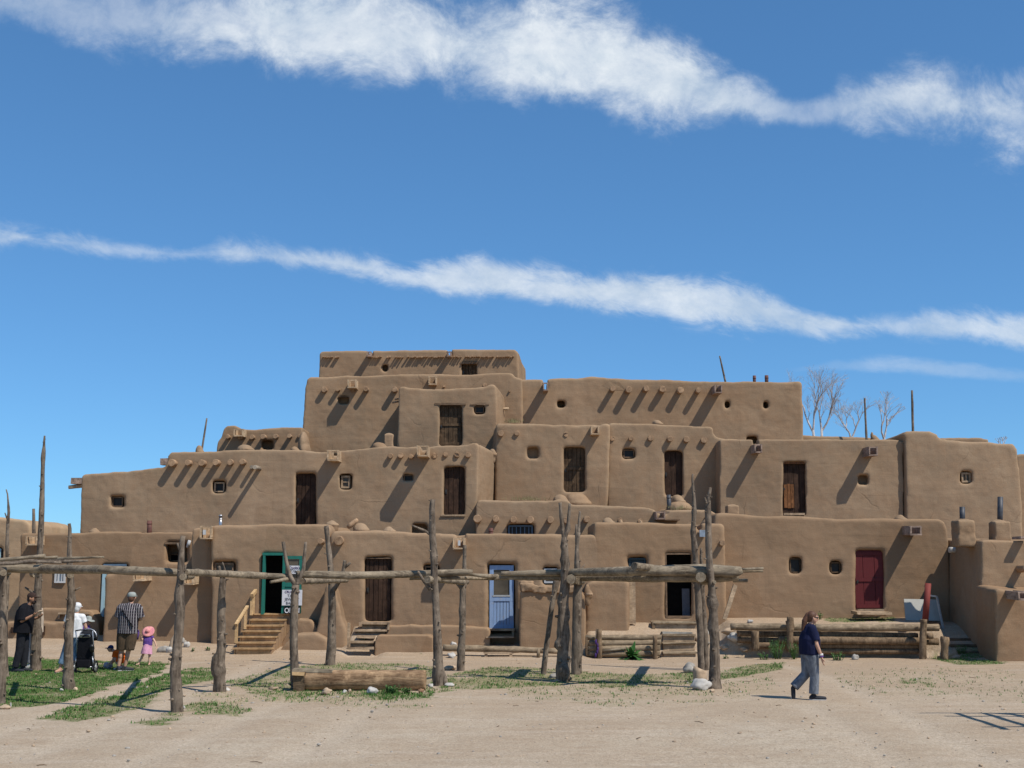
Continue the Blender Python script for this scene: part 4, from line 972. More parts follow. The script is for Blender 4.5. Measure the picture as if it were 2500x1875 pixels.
d = plank_door(A18, R(T10, 804, 159, 1010, 648), 37.0, 'red_door', 3, .14, rails=(.06, .5, .94)); bm = B(); boxpx(bm, R(T10, 812, 648, 1030, 668), 36.85, 37.2, 0, .006); put('door_sill', mesh_of(bm), M['old_board'], A18)
spout(A18, *T9(1300, 1292), .34, .22, .75, m='spout_grey'); lump(A18, *T7(645, 1402), 32, 24, 38.2, 'chimney', sq=True); lump(A18, *T9(1165, 1205), 30, 8, 38.4, 'roof_mound')
bm = B(); boxpx(bm, R(T10, 805, 668, 1100, 690), 36.1, 36.75, 0, .02); boxpx(bm, R(T10, 850, 688, 1050, 708), 36.2, 36.7, 0, .02)
solo('door_step', 'loose plank step lying before the red door', 'step', bm, 'old_board')
YR1, YR2 = 34.5, 33.2
AR1 = house('projecting house at the right with two clay chimneys on its flat roof', [(2396, 1640), (2396, 1500), (2396, 1400), (2396, 1322), (2402, 1318), (2450, 1319), (2520, 1319), (2700, 1322), (2705, 1640)], YR1, 7.0, flare=(-.02, 0), dzb=.26, recess=0, it=6)
for cx, cy, w, h, pt, pb in ((1700, 1362, 48, 48, 1097, 1210), (2003, 1367, 43, 47, 1013, 1215)):
    x, y = T9(cx, cy); c = lump(AR1, x, y, w, h, YR1 + .7, 'chimney', sq=True)
    px, p0 = T9(cx - 10 if cx < 1800 else cx + 2, pt); a, b = at(px, T9(0, pb)[1], YR1 + .7), at(px + (0 if cx < 1800 else 2), p0, YR1 + .7)
    bm = B(); cyl(bm, a - Vector((0, 0, .2)), b, .075, .075, 18); put('stove_pipe', mesh_of(bm), M['pipe_dark'], c)
bm = B(); stick(bm, [at(*T9(1578, 1460), YR1 + 2.1), at(*T9(1700, 1462), YR1 + 2.1)], [.08, .085], 12, .1, .05, 0); put('drain_pipe', mesh_of(bm), M['stone_w'], AR1)
vigas(AR1, T9, [(2205, 1622, .1, .5)])
bm = B(); boxpx(bm, R(T9, 2185, 1345, 2260, 1366), YR1 - .3, YR1 + .3, 0, .01); put('roof_spout', mesh_of(bm), M['spout_grey'], AR1)
AR2 = house('lowest projecting room at the right edge with an eroded sloping top', [(2432, 1660), (2432, 1560), (2431, 1470), (2430, 1443), (2436, 1438), (2460, 1440), (2500, 1444), (2700, 1450), (2705, 1660)], YR2, 1.4, 'adobe_low', flare=(-.02, 0), dzb=.10, recess=0, it=5)
spout(AR2, *T10(2205, 530), .26, .18, .8, m='spout_grey')

# --- low adobe walls, benches and buttress at the foot of the houses
def wall_piece(name, label, cat, pts, Y, depth, group=None, matn='adobe_low', **kw):
    return single(name, mass(pts, Y, depth, **kw), M[matn], label, cat, group, True)
wall_piece('buttress', 'tapering adobe buttress between the green door and the brown door', 'buttress', [(770, 1610), (770, 1548), (781, 1500), (791, 1436), (797, 1424), (809, 1424), (818, 1440), (828, 1480), (836, 1515), (843, 1530), (846, 1536), (848, 1610)], 35.7, 1.1, it=6)
wall_piece('adobe_bank', 'rounded earthen bank between the new stairs and the buttress', 'adobe bank', [(668, 1620), (690, 1560), (716, 1520), (730, 1510), (760, 1512), (775, 1535), (790, 1560), (792, 1620)], 35.9, .8, it=9)
wall_piece('adobe_bank', 'lower spill of mud below the buttress with a long crack', 'adobe bank', [(655, 1625), (690, 1575), (720, 1546), (770, 1545), (800, 1560), (805, 1625)], 35.35, .9, it=9)
wall_piece('adobe_bench', 'long knee high adobe bench left of the blue door', 'adobe bench', [(912, 1625), (914, 1570), (918, 1553), (924, 1549), (1000, 1549), (1050, 1550), (1058, 1556), (1060, 1625)], 35.1, .55)
wall_piece('adobe_platform', 'low adobe platform along the foot of the brown and blue door house', 'adobe platform', [(938, 1620), (940, 1532), (945, 1526), (1060, 1526), (1150, 1529), (1192, 1533), (1197, 1540), (1198, 1620)], 35.95, .7)
wall_piece('adobe_bench', 'stepped adobe bench behind the standing visitors, lower ledge', 'adobe bench', [(14, 1620), (14, 1524), (18, 1519), (100, 1518), (158, 1518), (163, 1524), (164, 1620)], 37.3, .8)
wall_piece('adobe_bench', 'upper adobe ledge against the wall left of the pale blue post', 'adobe bench', [(96, 1620), (98, 1490), (103, 1485), (160, 1485), (222, 1490), (232, 1502), (240, 1520), (250, 1620)], 38.0, .8)
bm = B(); boxpx(bm, R(T2, 348, 790, 372, 865), 37.2, 37.3); boxpx(bm, R(T2, 88, 800, 130, 850), 37.22, 37.3); solo('bench_post', 'short dark plank set into the front of the lower adobe ledge', 'plank', bm, 'door_wood')
bm = B(); boxpx(bm, R(T2, 490, 675, 745, 690), 37.85, 38.0, 0, .006); boxpx(bm, R(T2, 490, 690, 505, 725), 37.9, 38.0); solo('shelf_board', 'thin board set across the upper adobe ledge', 'board', bm, 'old_board')
# ------------------------------------------------------------------ the pole drying racks
rack = thing('drying_rack', 'long weathered rack of forked posts and log beams across the plaza', 'drying rack', gnd(721, 1681))
def post(base, pts, rads, branches=(), wob=.13, knots=.35, par=rack, m='post', bend=.03, name='post', Y=None):
    """pts: photo pixels from foot to tip; rads in photo pixels (half width)"""
    g = gnd(*base) if Y is None else onz(base[0], Y); Y = g.y; s = Y / FPX
    P_ = [g - Vector((0, 0, .25)), g] + [at(px, py, Y) for px, py in pts]
    R_ = [rads[0] * s * 1.02] + [r * s * .95 for r in rads]
    bm = B(); stick(bm, P_, R_, 14, .09, wob, knots, bend)
    for br in branches:
        off = br[2] if len(br) > 2 else (0,) * len(br[0])
        stick(bm, [at(px, py, Y) + Vector((0, o, 0)) for (px, py), o in zip(br[0], off)], [r * s for r in br[1]], 10, .07, wob, knots, .0)
    for _ in range(int(len(P_) * 1.5)):          # stubs of cut branches
        k = random.randrange(2, len(P_)); t = random.random()
        p = P_[k - 1].lerp(P_[k], t); r = R_[k - 1] * (1 - t) + R_[k] * t
        a = random.uniform(PI, 2 * PI); d = Vector((math.cos(a), math.sin(a), random.uniform(.1, .5)))
        cyl(bm, p + d * r * .6, p + d * (r * 1.0 + random.uniform(.01, .05)), r * .33, r * .2, 8)
    o = put(name, mesh_of(bm), M[m], par); return Y
yA = post((3, 1717), [(4, 1600), (6, 1500), (8, 1430), (7, 1386)], [12, 11, 10, 9.5, 10])
yB = post((14, 1653), [(15, 1500), (17, 1380), (18, 1300), (20, 1250), (15, 1195)], [5.5, 5, 4.5, 4, 3, 1.4], [([(19, 1270), (12, 1252)], [2, 1]), ([(19, 1255), (24, 1246)], [1.6, .8])])
yC = post((86, 1635), [(88, 1560), (93, 1460), (97, 1375), (100, 1290), (102, 1220), (106, 1120), (109, 1064)], [13.5, 12.5, 9.5, 8, 7.5, 6.5, 4.5, 2.2], [([(88, 1450), (76, 1444), (61, 1434)], [4.5, 3.2, 2])])
yD = post((166, 1683), [(167, 1600), (170, 1500), (174, 1440), (172, 1380), (170, 1340), (169, 1278)], [13, 11.5, 10.5, 9, 8, 5.5, 4], [([(178, 1443), (187, 1439), (196, 1434)], [2.6, 2.2, 1.6])])
yE = post((431, 1738), [(427, 1640), (433, 1560), (440, 1480), (441, 1420), (444, 1370), (447, 1308)], [14.5, 13.5, 12, 11, 9, 7.5, 5.5], [([(443, 1350), (437, 1335), (433, 1326)], [4, 3.5, 2.5]), ([(448, 1395), (455, 1380)], [4, 2])], wob=.2, knots=.5)
yF = post((539, 1688), [(537, 1630), (543, 1580), (541, 1500), (543, 1440), (545, 1412)], [14.5, 14, 11.5, 10.5, 9, 8], [([(543, 1415), (538, 1400), (534, 1382)], [4.5, 3.8, 3.4]), ([(547, 1414), (549, 1390), (543, 1372)], [2.5, 2.2, 1]), ([(528, 1690), (530, 1650), (536, 1610)], [8, 8, 4])], wob=.2, knots=.55)
yG = post((721, 1682), [(720, 1600), (718, 1520), (719, 1455), (722, 1428)], [11, 10.5, 10, 10, 9], [([(722, 1432), (710, 1410), (704, 1392), (698, 1365), (692, 1322)], [6.5, 5.5, 5, 4.6, 3.8]), ([(722, 1432), (734, 1405), (741, 1388), (743, 1360), (746, 1323)], [6.5, 5.2, 4.8, 4, 3.2])])
yH = post((805, 1624), [(809, 1540), (812, 1480), (808, 1410), (802, 1350), (797, 1283)], [12.5, 11, 10, 8, 6.5, 5.5], [([(814, 1440), (826, 1422), (838, 1395), (842, 1372), (843, 1368)], [6, 5, 4.6, 4.4, 4]), ([(842, 1385), (856, 1374)], [4, 3]), ([(806, 1375), (808, 1350), (806, 1334)], [3, 2.4, 1.6])])
yI = post((1072, 1674), [(1070, 1600), (1065, 1500), (1059, 1420), (1058, 1340), (1057, 1280), (1057, 1219)], [14, 11.5, 9.8, 9, 8.5, 8, 6], [([(1055, 1308), (1040, 1297), (1006, 1283)], [4, 3, 2]), ([(1051, 1440), (1036, 1420), (1022, 1398), (1020, 1395)], [4.5, 4, 3.2, 3]), ([(1088, 1676), (1082, 1650), (1076, 1610)], [6, 6, 3])])
yJ = post((1124, 1638), [(1128, 1560), (1130, 1490), (1131, 1432), (1134, 1400), (1135, 1331)], [10, 9, 8, 8, 5, 4.6], [([(1128, 1440), (1120, 1428), (1116, 1424)], [4, 3.6, 3]), ([(1134, 1436), (1137, 1424)], [3.6, 3])])
yK = post((1375, 1664), [(1377, 1600), (1374, 1530), (1373, 1460), (1376, 1400), (1378, 1345), (1377, 1312)], [18, 16.5, 15, 13, 10.5, 9.5, 8], [([(1378, 1322), (1374, 1295), (1370, 1262), (1367.5, 1227)], [5.5, 4.6, 3.8, 3]), ([(1378, 1320), (1386, 1292), (1388, 1262), (1391, 1229)], [5.5, 4.4, 3.8, 3]), ([(1366, 1560), (1368, 1500)], [8, 6])], wob=.26, knots=.95, bend=.06)
yL = post((1406, 1646), [(1407, 1560), (1410, 1480), (1410, 1410), (1409, 1340), (1412, 1300)], [12, 12, 12, 9, 5, 5], [([(1411, 1310), (1414, 1275), (1416, 1248)], [4.5, 3.6, 2.6]), ([(1408, 1330), (1407, 1300), (1408, 1280)], [4, 3.4, 2.8]), ([(1412, 1398), (1420, 1388), (1428, 1378)], [3, 2, 1]), ([(1417, 1644), (1417, 1600)], [3, 3])])
yL2 = post((1327, 1646), [(1338, 1560), (1346, 1490), (1358, 1412)], [7, 6.6, 6.4, 6], name='brace')
yM = post((1712, 1638), [(1711, 1560), (1706, 1480), (1702, 1420), (1698, 1360), (1692, 1300), (1693, 1240), (1691, 1157)], [8, 8.5, 8.5, 8, 6.6, 6, 5, 2.6], [([(1704, 1430), (1692, 1420), (1684, 1410)], [4, 3, 2])], wob=.18, knots=.6)
yN = post((1721, 1636), [(1723, 1560), (1718, 1490), (1714, 1420), (1710, 1360), (1711, 1338)], [7.5, 7.5, 6, 5, 3.6, 2.6], [([(1716, 1440), (1720, 1430)], [2, 1])], wob=.2, knots=.6)
yO = post((1748, 1681), [(1744, 1600), (1740, 1500), (1738, 1440), (1733, 1380), (1730, 1300), (1729, 1240), (1731, 1215), (1735, 1190)], [14.5, 12, 11, 10, 9, 8, 7.5, 5, 3], [([(1728, 1245), (1724, 1225), (1720, 1214)], [4, 3, 2]), ([(1738, 1690), (1738, 1650), (1736, 1600)], [8, 7, 4])], wob=.2, knots=.55)
def rail(pts, rads, Ys, m='beam', n=14, knots=.15, name='beam', bend=0.02, par=rack):
    P_ = [at(px, py, Y) for (px, py), Y in zip(pts, Ys)]
    R_ = [r * Y / FPX for r, Y in zip(rads, Ys)]
    bm = B(); stick(bm, P_, R_, n, .1, .09, knots, bend); return put(name, mesh_of(bm), M[m], par)
rail([(-60, 1386), (100, 1389), (250, 1391), (390, 1396), (446, 1399)], [10, 11, 10.5, 10, 8.5], [yA + .25, yA + .22, yE + .5, yE + .2, yE + .3])
rail([(452, 1397), (560, 1402), (649, 1406)], [7.5, 8, 8], [yE + .35, yF - .45, yG - .3])
rail([(640, 1406), (700, 1407)], [6.5, 6.5], [yG - .02, yG + .05]); rail([(660, 1421), (700, 1414), (716, 1416)], [3.4, 4.4, 5], [yG - .3, yG, yG + .2])
rail([(722, 1402), (850, 1405), (1000, 1402), (1140, 1397), (1154, 1398)], [8.5, 9, 8.5, 8.5, 7], [yG + .22, yG + .4, yI + .3, yI + .3, yI + .3])
rail([(1000, 1411), (1110, 1411), (1216, 1412)], [5, 4.6, 5], [yI + .35, yI + .36, yK + .1])
rail([(1140, 1402), (1180, 1406), (1214, 1407)], [3, 5, 5], [yI + .5, yI + .5, yK + .2])
rail([(1223, 1401), (1370, 1398), (1560, 1394), (1720, 1394), (1800, 1395), (1811, 1392)], [5.5, 8.5, 11.5, 12, 12, 9], [yK + .2, yK + .25, yO + .3, yO + .2, yO + .2, yO + .2])
rail([(1215, 1411), (1400, 1411), (1600, 1412), (1760, 1411), (1803, 1408)], [4.5, 7, 9.5, 10, 8], [yK + .3, yK + .34, yO + .42, yO + .4, yO + .4])
rail([(1560, 1390), (1720, 1388), (1790, 1392)], [8, 11, 10], [yO + .62, yO + .62, yO + .6])
rail([(1812, 1390), (1864, 1388)], [3.4, 3.2], [yO + .3, yO + .3]); rail([(1800, 1395), (1863, 1394)], [3.4, 3.2], [yO + .4, yO + .4]); rail([(1790, 1417), (1825, 1417)], [4.6, 4.2], [yO + .45, yO + .45])
rail([(1548, 1382), (1590, 1386), (1680, 1392)], [9.5, 8, 5], [yO - .1, yO + .3, yO + 1.2], 'beam_y', name='loose_log')
# crossbeams from the front posts to the back posts
rail([(735, 1419), (830, 1416), (846, 1416)], [7.5, 7, 6.5], [yG + .15, yH - .2, yH + .2], 'beam_y', name='crossbeam')
rail([(1043, 1415), (1070, 1415), (1128, 1421), (1140, 1421)], [8.5, 8, 7, 6.5], [yI - .2, yI + .3, yJ - .15, yJ + .3], 'beam_y', name='crossbeam')
rail([(1394, 1414), (1412, 1416)], [11.5, 10], [yK - .25, yL + .5], 'beam_y', name='crossbeam'); rail([(1413, 1419), (1420, 1419)], [8.5, 8], [yK + .1, yL + .5], 'beam_y', name='crossbeam')
rail([(1711, 1409), (1712, 1412)], [12, 10.5], [yO - .25, yM + .5], 'beam_y', name='crossbeam'); rail([(1700, 1417), (1720, 1424), (1745, 1421)], [3.5, 4.5, 4], [yO + 1, yO + .6, yO - .1], 'beam_y', name='crossbeam')
rail([(8, 1398), (20, 1398)], [8, 7.5], [yA - .2, yB + .4], 'beam_y', name='crossbeam'); rail([(88, 1402), (80, 1400)], [8, 7.5], [yA + .2, yC + .5], 'beam_y', name='crossbeam')
rail([(172, 1404), (168, 1402)], [8, 7.5], [yA + .3, yD + .6], 'beam_y', name='crossbeam'); rail([(446, 1409), (468, 1407)], [8, 7.5], [yE - .1, yE + 5.5], 'beam_y', name='crossbeam')
# a plank nailed to the tall post
bm = B(); boxpx(bm, R(T2, 262, 782, 305, 992), yC - .18, yC - .13, 0, .008); put('nailed_board', mesh_of(bm), M['post'], rack)
# thin grey poles lying over the left end of the rack
for lab, pts, rad, ys in (
    ('long thin grey pole on the left rack with its tip furthest right', [(-60, 1369), (60, 1366), (160, 1363), (254, 1360)], [4, 4, 3.6, 2.4], (24, 23.6, 23.4, 23.4)),
    ('thicker grey pole slanting up over the left rack', [(-60, 1371), (40, 1364), (110, 1357)], [4, 4.6, 4.6], (22.6, 22.6, 22.6)),
    ('short bleached pole lying between the two left posts', [(92, 1363), (141, 1360)], [3.2, 3], (22.8, 22.8)),
    ('dark pole of the lower layer on the left rack', [(-60, 1376), (60, 1370), (160, 1371), (215, 1369)], [4.5, 5, 4.4, 2.6], (23, 23, 23, 23)),
    ('very dark crooked pole directly on the left beam', [(-60, 1378), (30, 1376), (80, 1371), (150, 1374)], [3.6, 4, 3.6, 3], (22.2, 22.2, 22.2, 22.2))):
    bm = B(); stick(bm, [at(px, py, Y) for (px, py), Y in zip(pts, ys)], [r * Y / FPX for r, Y in zip(rad, ys)], 9, .15, .12, .15, .02)
    solo('loose_pole', lab, 'pole', bm, 'post' if 'dark' in lab else 'beam', 'loose poles on the rack')
# second rack standing just outside the right edge: its shadow reaches into the picture
rk2 = thing('drying_rack', 'second pole rack at the right edge casting a shadow on the dirt', 'drying rack', (12, 18, 0))
def plain_post(x, y, h, par, top=None):
    bm = B(); z = gz(x, y); P_ = [(x, y, z - .2), (x + .03, y, z + h * .5), (x, y, z + h)]; stick(bm, P_, [.1, .09, .07], 12, .1, .14, .4, .03); put('post', mesh_of(bm), M['post'], par)
for x, y in ((10.2, 19.5), (12.8, 19.5), (15, 19.4), (10.2, 17.6), (12.8, 17.6), (15, 17.6)): plain_post(x, y, 3.6, rk2)
for y, z, x0 in ((19.6, 3.45, 8.9), (17.6, 3.45, 9.2), (19.0, 3.62, 9.25)):
    bm = B(); stick(bm, [(x0, y, z), (12, y - .1, z + .05), (16, y, z)], [.035, .085, .09], 12, .12, .1, .2, .03); put('beam', mesh_of(bm), M['beam'], rk2)
for k in range(12):
    x = 9.5 + k * .45; bm = B(); stick(bm, [(x, 17.2, 3.6), (x + .1, 19.5 + random.uniform(0, .5), 3.6)], [.055, .05], 10, .2, .1, .2, .02); put('crossbeam', mesh_of(bm), M['beam_y'], rk2)

# ------------------------------------------------------------------ log bench
g0, g1 = gnd(742, 1688), gnd(1037, 1686)
lb = thing('log_bench', 'long hollowed tree trunk bench with a notched dark left end', 'log bench', (g0 + g1) / 2)
r = 29 * g0.y / FPX; a = Vector((at(740, 1657, g0.y).x, g0.y + r, r * .92 + g0.z)); b = Vector((at(1038, 1655, g1.y).x, g1.y + r - .1, r * .92 + g1.z))
bm = B(); P_, R_ = resample([a, a.lerp(b, .5), b], [r * .97, r * 1.0, r * .96], .05); R_[0] *= .96; R_[-1] *= .93
tube(bm, P_, R_, 40, .05, 3.3, True, 0, .12)
for v in bm.verts:
    if v.co.z > a.z + r * .62: v.co.z = a.z + r * .62 + (v.co.z - a.z - r * .62) * .25
put('trunk', mesh_of(bm), M['bench_log'], lb)
bm = B(); tl = at(713, 1629, g0.y - .05); 
box(bm, (tl.x + .38, g0.y + r * .9, a.z + r * .70), (.80, r * 1.5, .05), Matrix.Rotation(.02, 3, 'Y'), 0, .012); put('seat_board', mesh_of(bm), M['beam'], lb)
bm = B()
w0 = at(716, 1650, g0.y).x
hexa(bm, [(w0, g0.y + .06, g0.z - .02), (a.x + .02, g0.y + .02, g0.z - .02), (a.x + .05, g0.y + .02, a.z + r * .64), (w0 - .02, g0.y + .05, a.z + r * .64),
          (w0, g0.y + r * 1.7, g0.z - .02), (a.x + .02, g0.y + r * 1.7, g0.z - .02), (a.x + .05, g0.y + r * 1.7, a.z + r * .64), (w0 - .02, g0.y + r * 1.7, a.z + r * .64)])
put('end_block', mesh_of(bm), M['log_dark'], lb); bm = B(); box(bm, (w0 + .10, g0.y + .03, a.z + r * .5), (.24, .07, .055), Matrix.Rotation(.05, 3, 'Y'), 0, .008); put('wedge', mesh_of(bm), M['new_wood'], lb)

# ------------------------------------------------------------------ new wooden stairs at the green door
st = thing('wooden_stairs', 'new yellow lumber stairs with a left handrail up to the green door', 'stairs', gnd(610, 1588))
rows = [(567, 664, 1584, 34.75), (575, 669, 1569.5, 35.02), (581.5, 676, 1555.5, 35.29), (588.5, 682, 1541.5, 35.56), (598, 690, 1527.5, 35.83), (604, 697, 1513.5, 36.1), (613, 706, 1499.5, 36.36)]
for i, (x0, x1, py, Y) in enumerate(rows):
    a, b = at(x0, py, Y), at(x1, py, Y); bm = B()
    box(bm, ((a.x + b.x) / 2, Y + .14, a.z), (b.x - a.x, .31, .042), None, 0, .004); put('tread', mesh_of(bm), M['step_wood'], st)
    bm = B(); zb = (at(0, rows[i - 1][2], rows[i - 1][3]).z if i else gz(a.x, Y) - .05)
    box(bm, ((a.x + b.x) / 2 + .03, Y + .06, (a.z + zb) / 2), (b.x - a.x - .12, .03, a.z - zb - .03), None, 0, .002); put('riser', mesh_of(bm), M['step_wood'], st)
for k in (0, 1):
    bm = B(); q0, q1 = rows[0], rows[-1]
    for i, (x0, x1, py, Y) in enumerate(rows):
        c = at((x0 + 5, x1 - 3)[k], py, Y); hgt = c.z - gz(c.x, Y) + .1
        box(bm, (c.x, Y + .17, c.z - .03 - hgt / 2), (.04, .262, hgt), None, 0, .001)
    put('stringer' if k == 0 else 'earth_side', mesh_of(bm), M['step_wood' if k == 0 else 'adobe_low'], st)
def newel(px, p0, p1, Y, w=.075):
    a, b = at(px, p0, Y), at(px, p1, Y); bm = B(); box(bm, ((a.x + b.x) / 2, Y, (a.z + b.z) / 2), (w, w, b.z - a.z), None, 0, .002); put('newel', mesh_of(bm), M['new_wood'], st)
newel(577, 1570, 1523, 34.85); newel(599, 1536, 1492, 35.75, .06); newel(614.5, 1502, 1452, 36.05); newel(619.5, 1499, 1450, 36.3, .05)
bm = B(); beam(bm, at(576, 1525, 34.75), at(604, 1480, 35.75), .085, .05); put('handrail', mesh_of(bm), M['new_wood'], st)
bm = B(); beam(bm, at(615, 1454, 35.95), at(624.5, 1442, 36.38), .085, .10); put('handrail', mesh_of(bm), M['new_wood'], st)
# ------------------------------------------------------------------ earth steps at the brown door
es = thing('earth_steps', 'earthen steps edged with old boards below the brown plank door', 'steps', gnd(885, 1590))
for (x0, y0, x1, y1, Y) in ((879, 1519, 949, 1524, 36.0), (865, 1537, 943, 1542, 35.75), (871, 1552, 914, 1558, 35.5), (855, 1565, 914, 1570, 35.3), (849, 1580, 912, 1586, 35.0)):
    bm = B(); boxpx(bm, (x0, y0, x1, y1), Y, Y + .22, 0, .012); put('step_edge', mesh_of(bm), M['old_board'], es)
for (x0, y0, x1, y1, Y) in ((883, 1524, 946, 1537, 36.1), (870, 1542, 940, 1553, 35.85), (856, 1570, 912, 1582, 35.35)):
    bm = B(); boxpx(bm, (x0, y0, x1, y1), Y, Y + .3, 0, .01); put('step_face', mesh_of(bm), M['log'], es)
for (x0, y0, x1, y1, Y) in ((847, 1521, 855, 1584, 35.02), (876, 1519, 883, 1530, 35.98), (946, 1519, 951, 1538, 35.9)):
    bm = B(); boxpx(bm, (x0, y0, x1, y1), Y, Y + .1, 0, .01); put('side_stake', mesh_of(bm), M['old_board'], es)
# ------------------------------------------------------------------ plank steps at the open dark doorway
ps = thing('plank_steps', 'four broad plank steps below the open dark doorway', 'steps', gnd(1660, 1612))
for (x0, y0, x1, y1, Y) in ((1593, 1521, 1700, 1537, 35.9), (1619, 1552, 1696, 1567, 35.2), (1620, 1572, 1697, 1588, 34.9), (1621, 1595, 1699, 1611, 34.55)):
    bm = B(); boxpx(bm, (x0, y0, x1, y1), Y, Y + .06, 0, .01); put('riser', mesh_of(bm), M['old_board'], ps)
    bm = B(); a, b = at(x0, y0, Y), at(x1, y0, Y); box(bm, ((a.x + b.x) / 2, Y + .13, a.z + .022), (b.x - a.x + .05, .38, .045), None, 0, .012); put('tread', mesh_of(bm), M['log'], ps)
bm = B(); boxpx(bm, (1593, 1519, 1599, 1540), 35.85, 36.2, 0, .02); put('side_board', mesh_of(bm), M['log_dark'], ps)
bm = B(); q = gnd(1652, 1548); box(bm, q + Vector((0, 0, .03)), (.85, .45, .07), None, 0, .03); solo('flat_stone', 'flat grey slab on the landing above the plank steps', 'stone', bm, 'slab')
# ------------------------------------------------------------------ log retaining walls
def logs(t, rows, m='log', name='log'):
    for (x0, y0, x1, y1, r, Y) in rows:
        bm = B(); a, b = at(x0, y0, Y), at(x1, y1, Y); stick(bm, [a, a.lerp(b, .5), b], [r, r * 1.02, r * .97], 16, .18, .07, .12, .03); put(name, mesh_of(bm), M[m], t)
def stake(t, px, p0, p1, Y, r, m='stake', lean=0):
    a, b = at(px, p0, Y), at(px + lean, p1, Y); bm = B(); stick(bm, [a - Vector((0, 0, .2)), a.lerp(b, .5), b], [r, r * .95, r * .92], 12, .08, .12, .4, .01); put('stake', mesh_of(bm), M[m], t)
w1 = thing('log_planter', 'short retaining wall of four stacked logs with a leafy plant in front', 'log wall', gnd(1520, 1603))
logs(w1, [(1430, 1557, 1615, 1556, .075, 34.7), (1431, 1571, 1614, 1569, .085, 34.66), (1431, 1584, 1612, 1582, .085, 34.62), (1432, 1596, 1612, 1595, .085, 34.6)])
logs(w1, [(1470, 1590, 1528, 1583, .03, 34.5)], 'beam'); stake(w1, 1462, 1603, 1535, 34.45, .085, lean=1); stake(w1, 1599, 1608, 1552, 34.4, .065)
bm = B(); boxpx(bm, (1430, 1556, 1435, 1600), 34.5, 34.75, 0, .01); put('end_board', mesh_of(bm), M['log_dark'], w1)
bm = B(); q = at(1453, 1603, 34.4); cyl(bm, q - Vector((0, 0, .2)), at(1455, 1537, 34.4), .014, .012, 8)
rbs = solo('thin_stake', 'thin stick with a purple rag tied round it beside the log planter', 'stick', bm, 'post')
bm = B(); p = at(1456, 1567, 34.38)
for k in range(5): ell(bm, p + Vector((random.uniform(-.03, .04), -.02, -.09 * k)), (.028, .03, .07), None, 8, 0, .5, k)
rb = put('rag', mesh_of(bm), M['cloth_purple'], None, True); rb.data.transform(Matrix.Translation(-rbs.location)); rb.parent = rbs
w2 = thing('log_wall', 'long retaining wall of stacked peeled logs below the red door', 'log wall', gnd(2050, 1606))
logs(w2, [(1784, 1530, 2010, 1532, .098, 34.45), (1990, 1533, 2291, 1532, .10, 34.4)])
logs(w2, [(1800, 1547, 2240, 1552, .085, 34.62), (1900, 1562, 2290, 1566, .10, 34.42), (1840, 1575, 2250, 1578, .08, 34.55), (1960, 1590, 2250, 1590, .07, 34.5), (1800, 1562, 2010, 1566, .08, 34.66)], 'stake')
logs(w2, [(2262, 1553, 2277, 1553, .075, 34.2)], 'stake')
stake(w2, 1928, 1572, 1506, 34.2, .09, lean=1); stake(w2, 1843, 1570, 1541, 34.25, .11); stake(w2, 2252, 1604, 1512, 34.1, .10, lean=3); stake(w2, 2305, 1604, 1555, 33.9, .10, lean=3)
bm = B(); stick(bm, [at(1923, 1530, 34.2), at(1919, 1516, 34.2)], [.03, .02], 8, .05); put('twig', mesh_of(bm), M['stake'], w2)
bm = B(); a, b = at(2259, 1514, 34.35), at(2266, 1424, 34.35); cyl(bm, a, b, .084, .082, 20); solo('red_post', 'thick red painted post standing at the end of the log wall', 'post', bm, 'red_post', smooth=False)
# dark log steps in the shade of the projecting house
ls = thing('log_steps', 'shaded log steps climbing beside the projecting right house', 'steps', gnd(2360, 1604))
logs(ls, [(2290, 1549, 2362, 1549, .05, 35.8), (2296, 1563, 2374, 1563, .06, 35.3), (2304, 1577, 2388, 1578, .06, 34.9), (2340, 1594, 2398, 1594, .06, 34.5)], 'log_dark', 'step_log')
# small edging log and planks before the blue door
bm = B(); stick(bm, [at(1081, 1582, 34.6), at(1180, 1584, 34.55), at(1270, 1586, 34.5), at(1366, 1590, 34.4)], [.09, .085, .08, .07], 14, .15, .1, .25, .03)
ed = solo('edging_log', 'long eroded edging log on the ground before the blue door', 'log', bm, 'log')
bm = B(); cyl(bm, at(1314, 1600, 34.3) - Vector((0, 0, .1)), at(1315, 1583, 34.3), .05, .045, 10); solo('short_stake', 'short round stake holding the edging log', 'stake', bm, 'log')
bm = B(); q = gnd(1217, 1602); box(bm, q + Vector((0, 0, .09)), (.82, .20, .05), Matrix.Rotation(.02, 3, 'Z'), 0, .01)
for dx in (-.34, .34): box(bm, q + Vector((dx, 0, .02)), (.08, .16, .11))
solo('low_plank', 'single low plank step lying in front of the edging log', 'plank', bm, 'old_board')
bm = B(); box(bm, Vector(), (.12, .05, 1.05), None, 0, .006); bmesh.ops.transform(bm, matrix=Matrix.Translation(at(1782, 1470, 35.9)) @ Matrix.Rotation(.36, 4, 'Y') @ Matrix.Rotation(math.radians(-8), 4, 'X') , verts=bm.verts)
solo('leaning_board', 'board leaning against the corner beside the open dark doorway', 'board', bm, 'old_board')
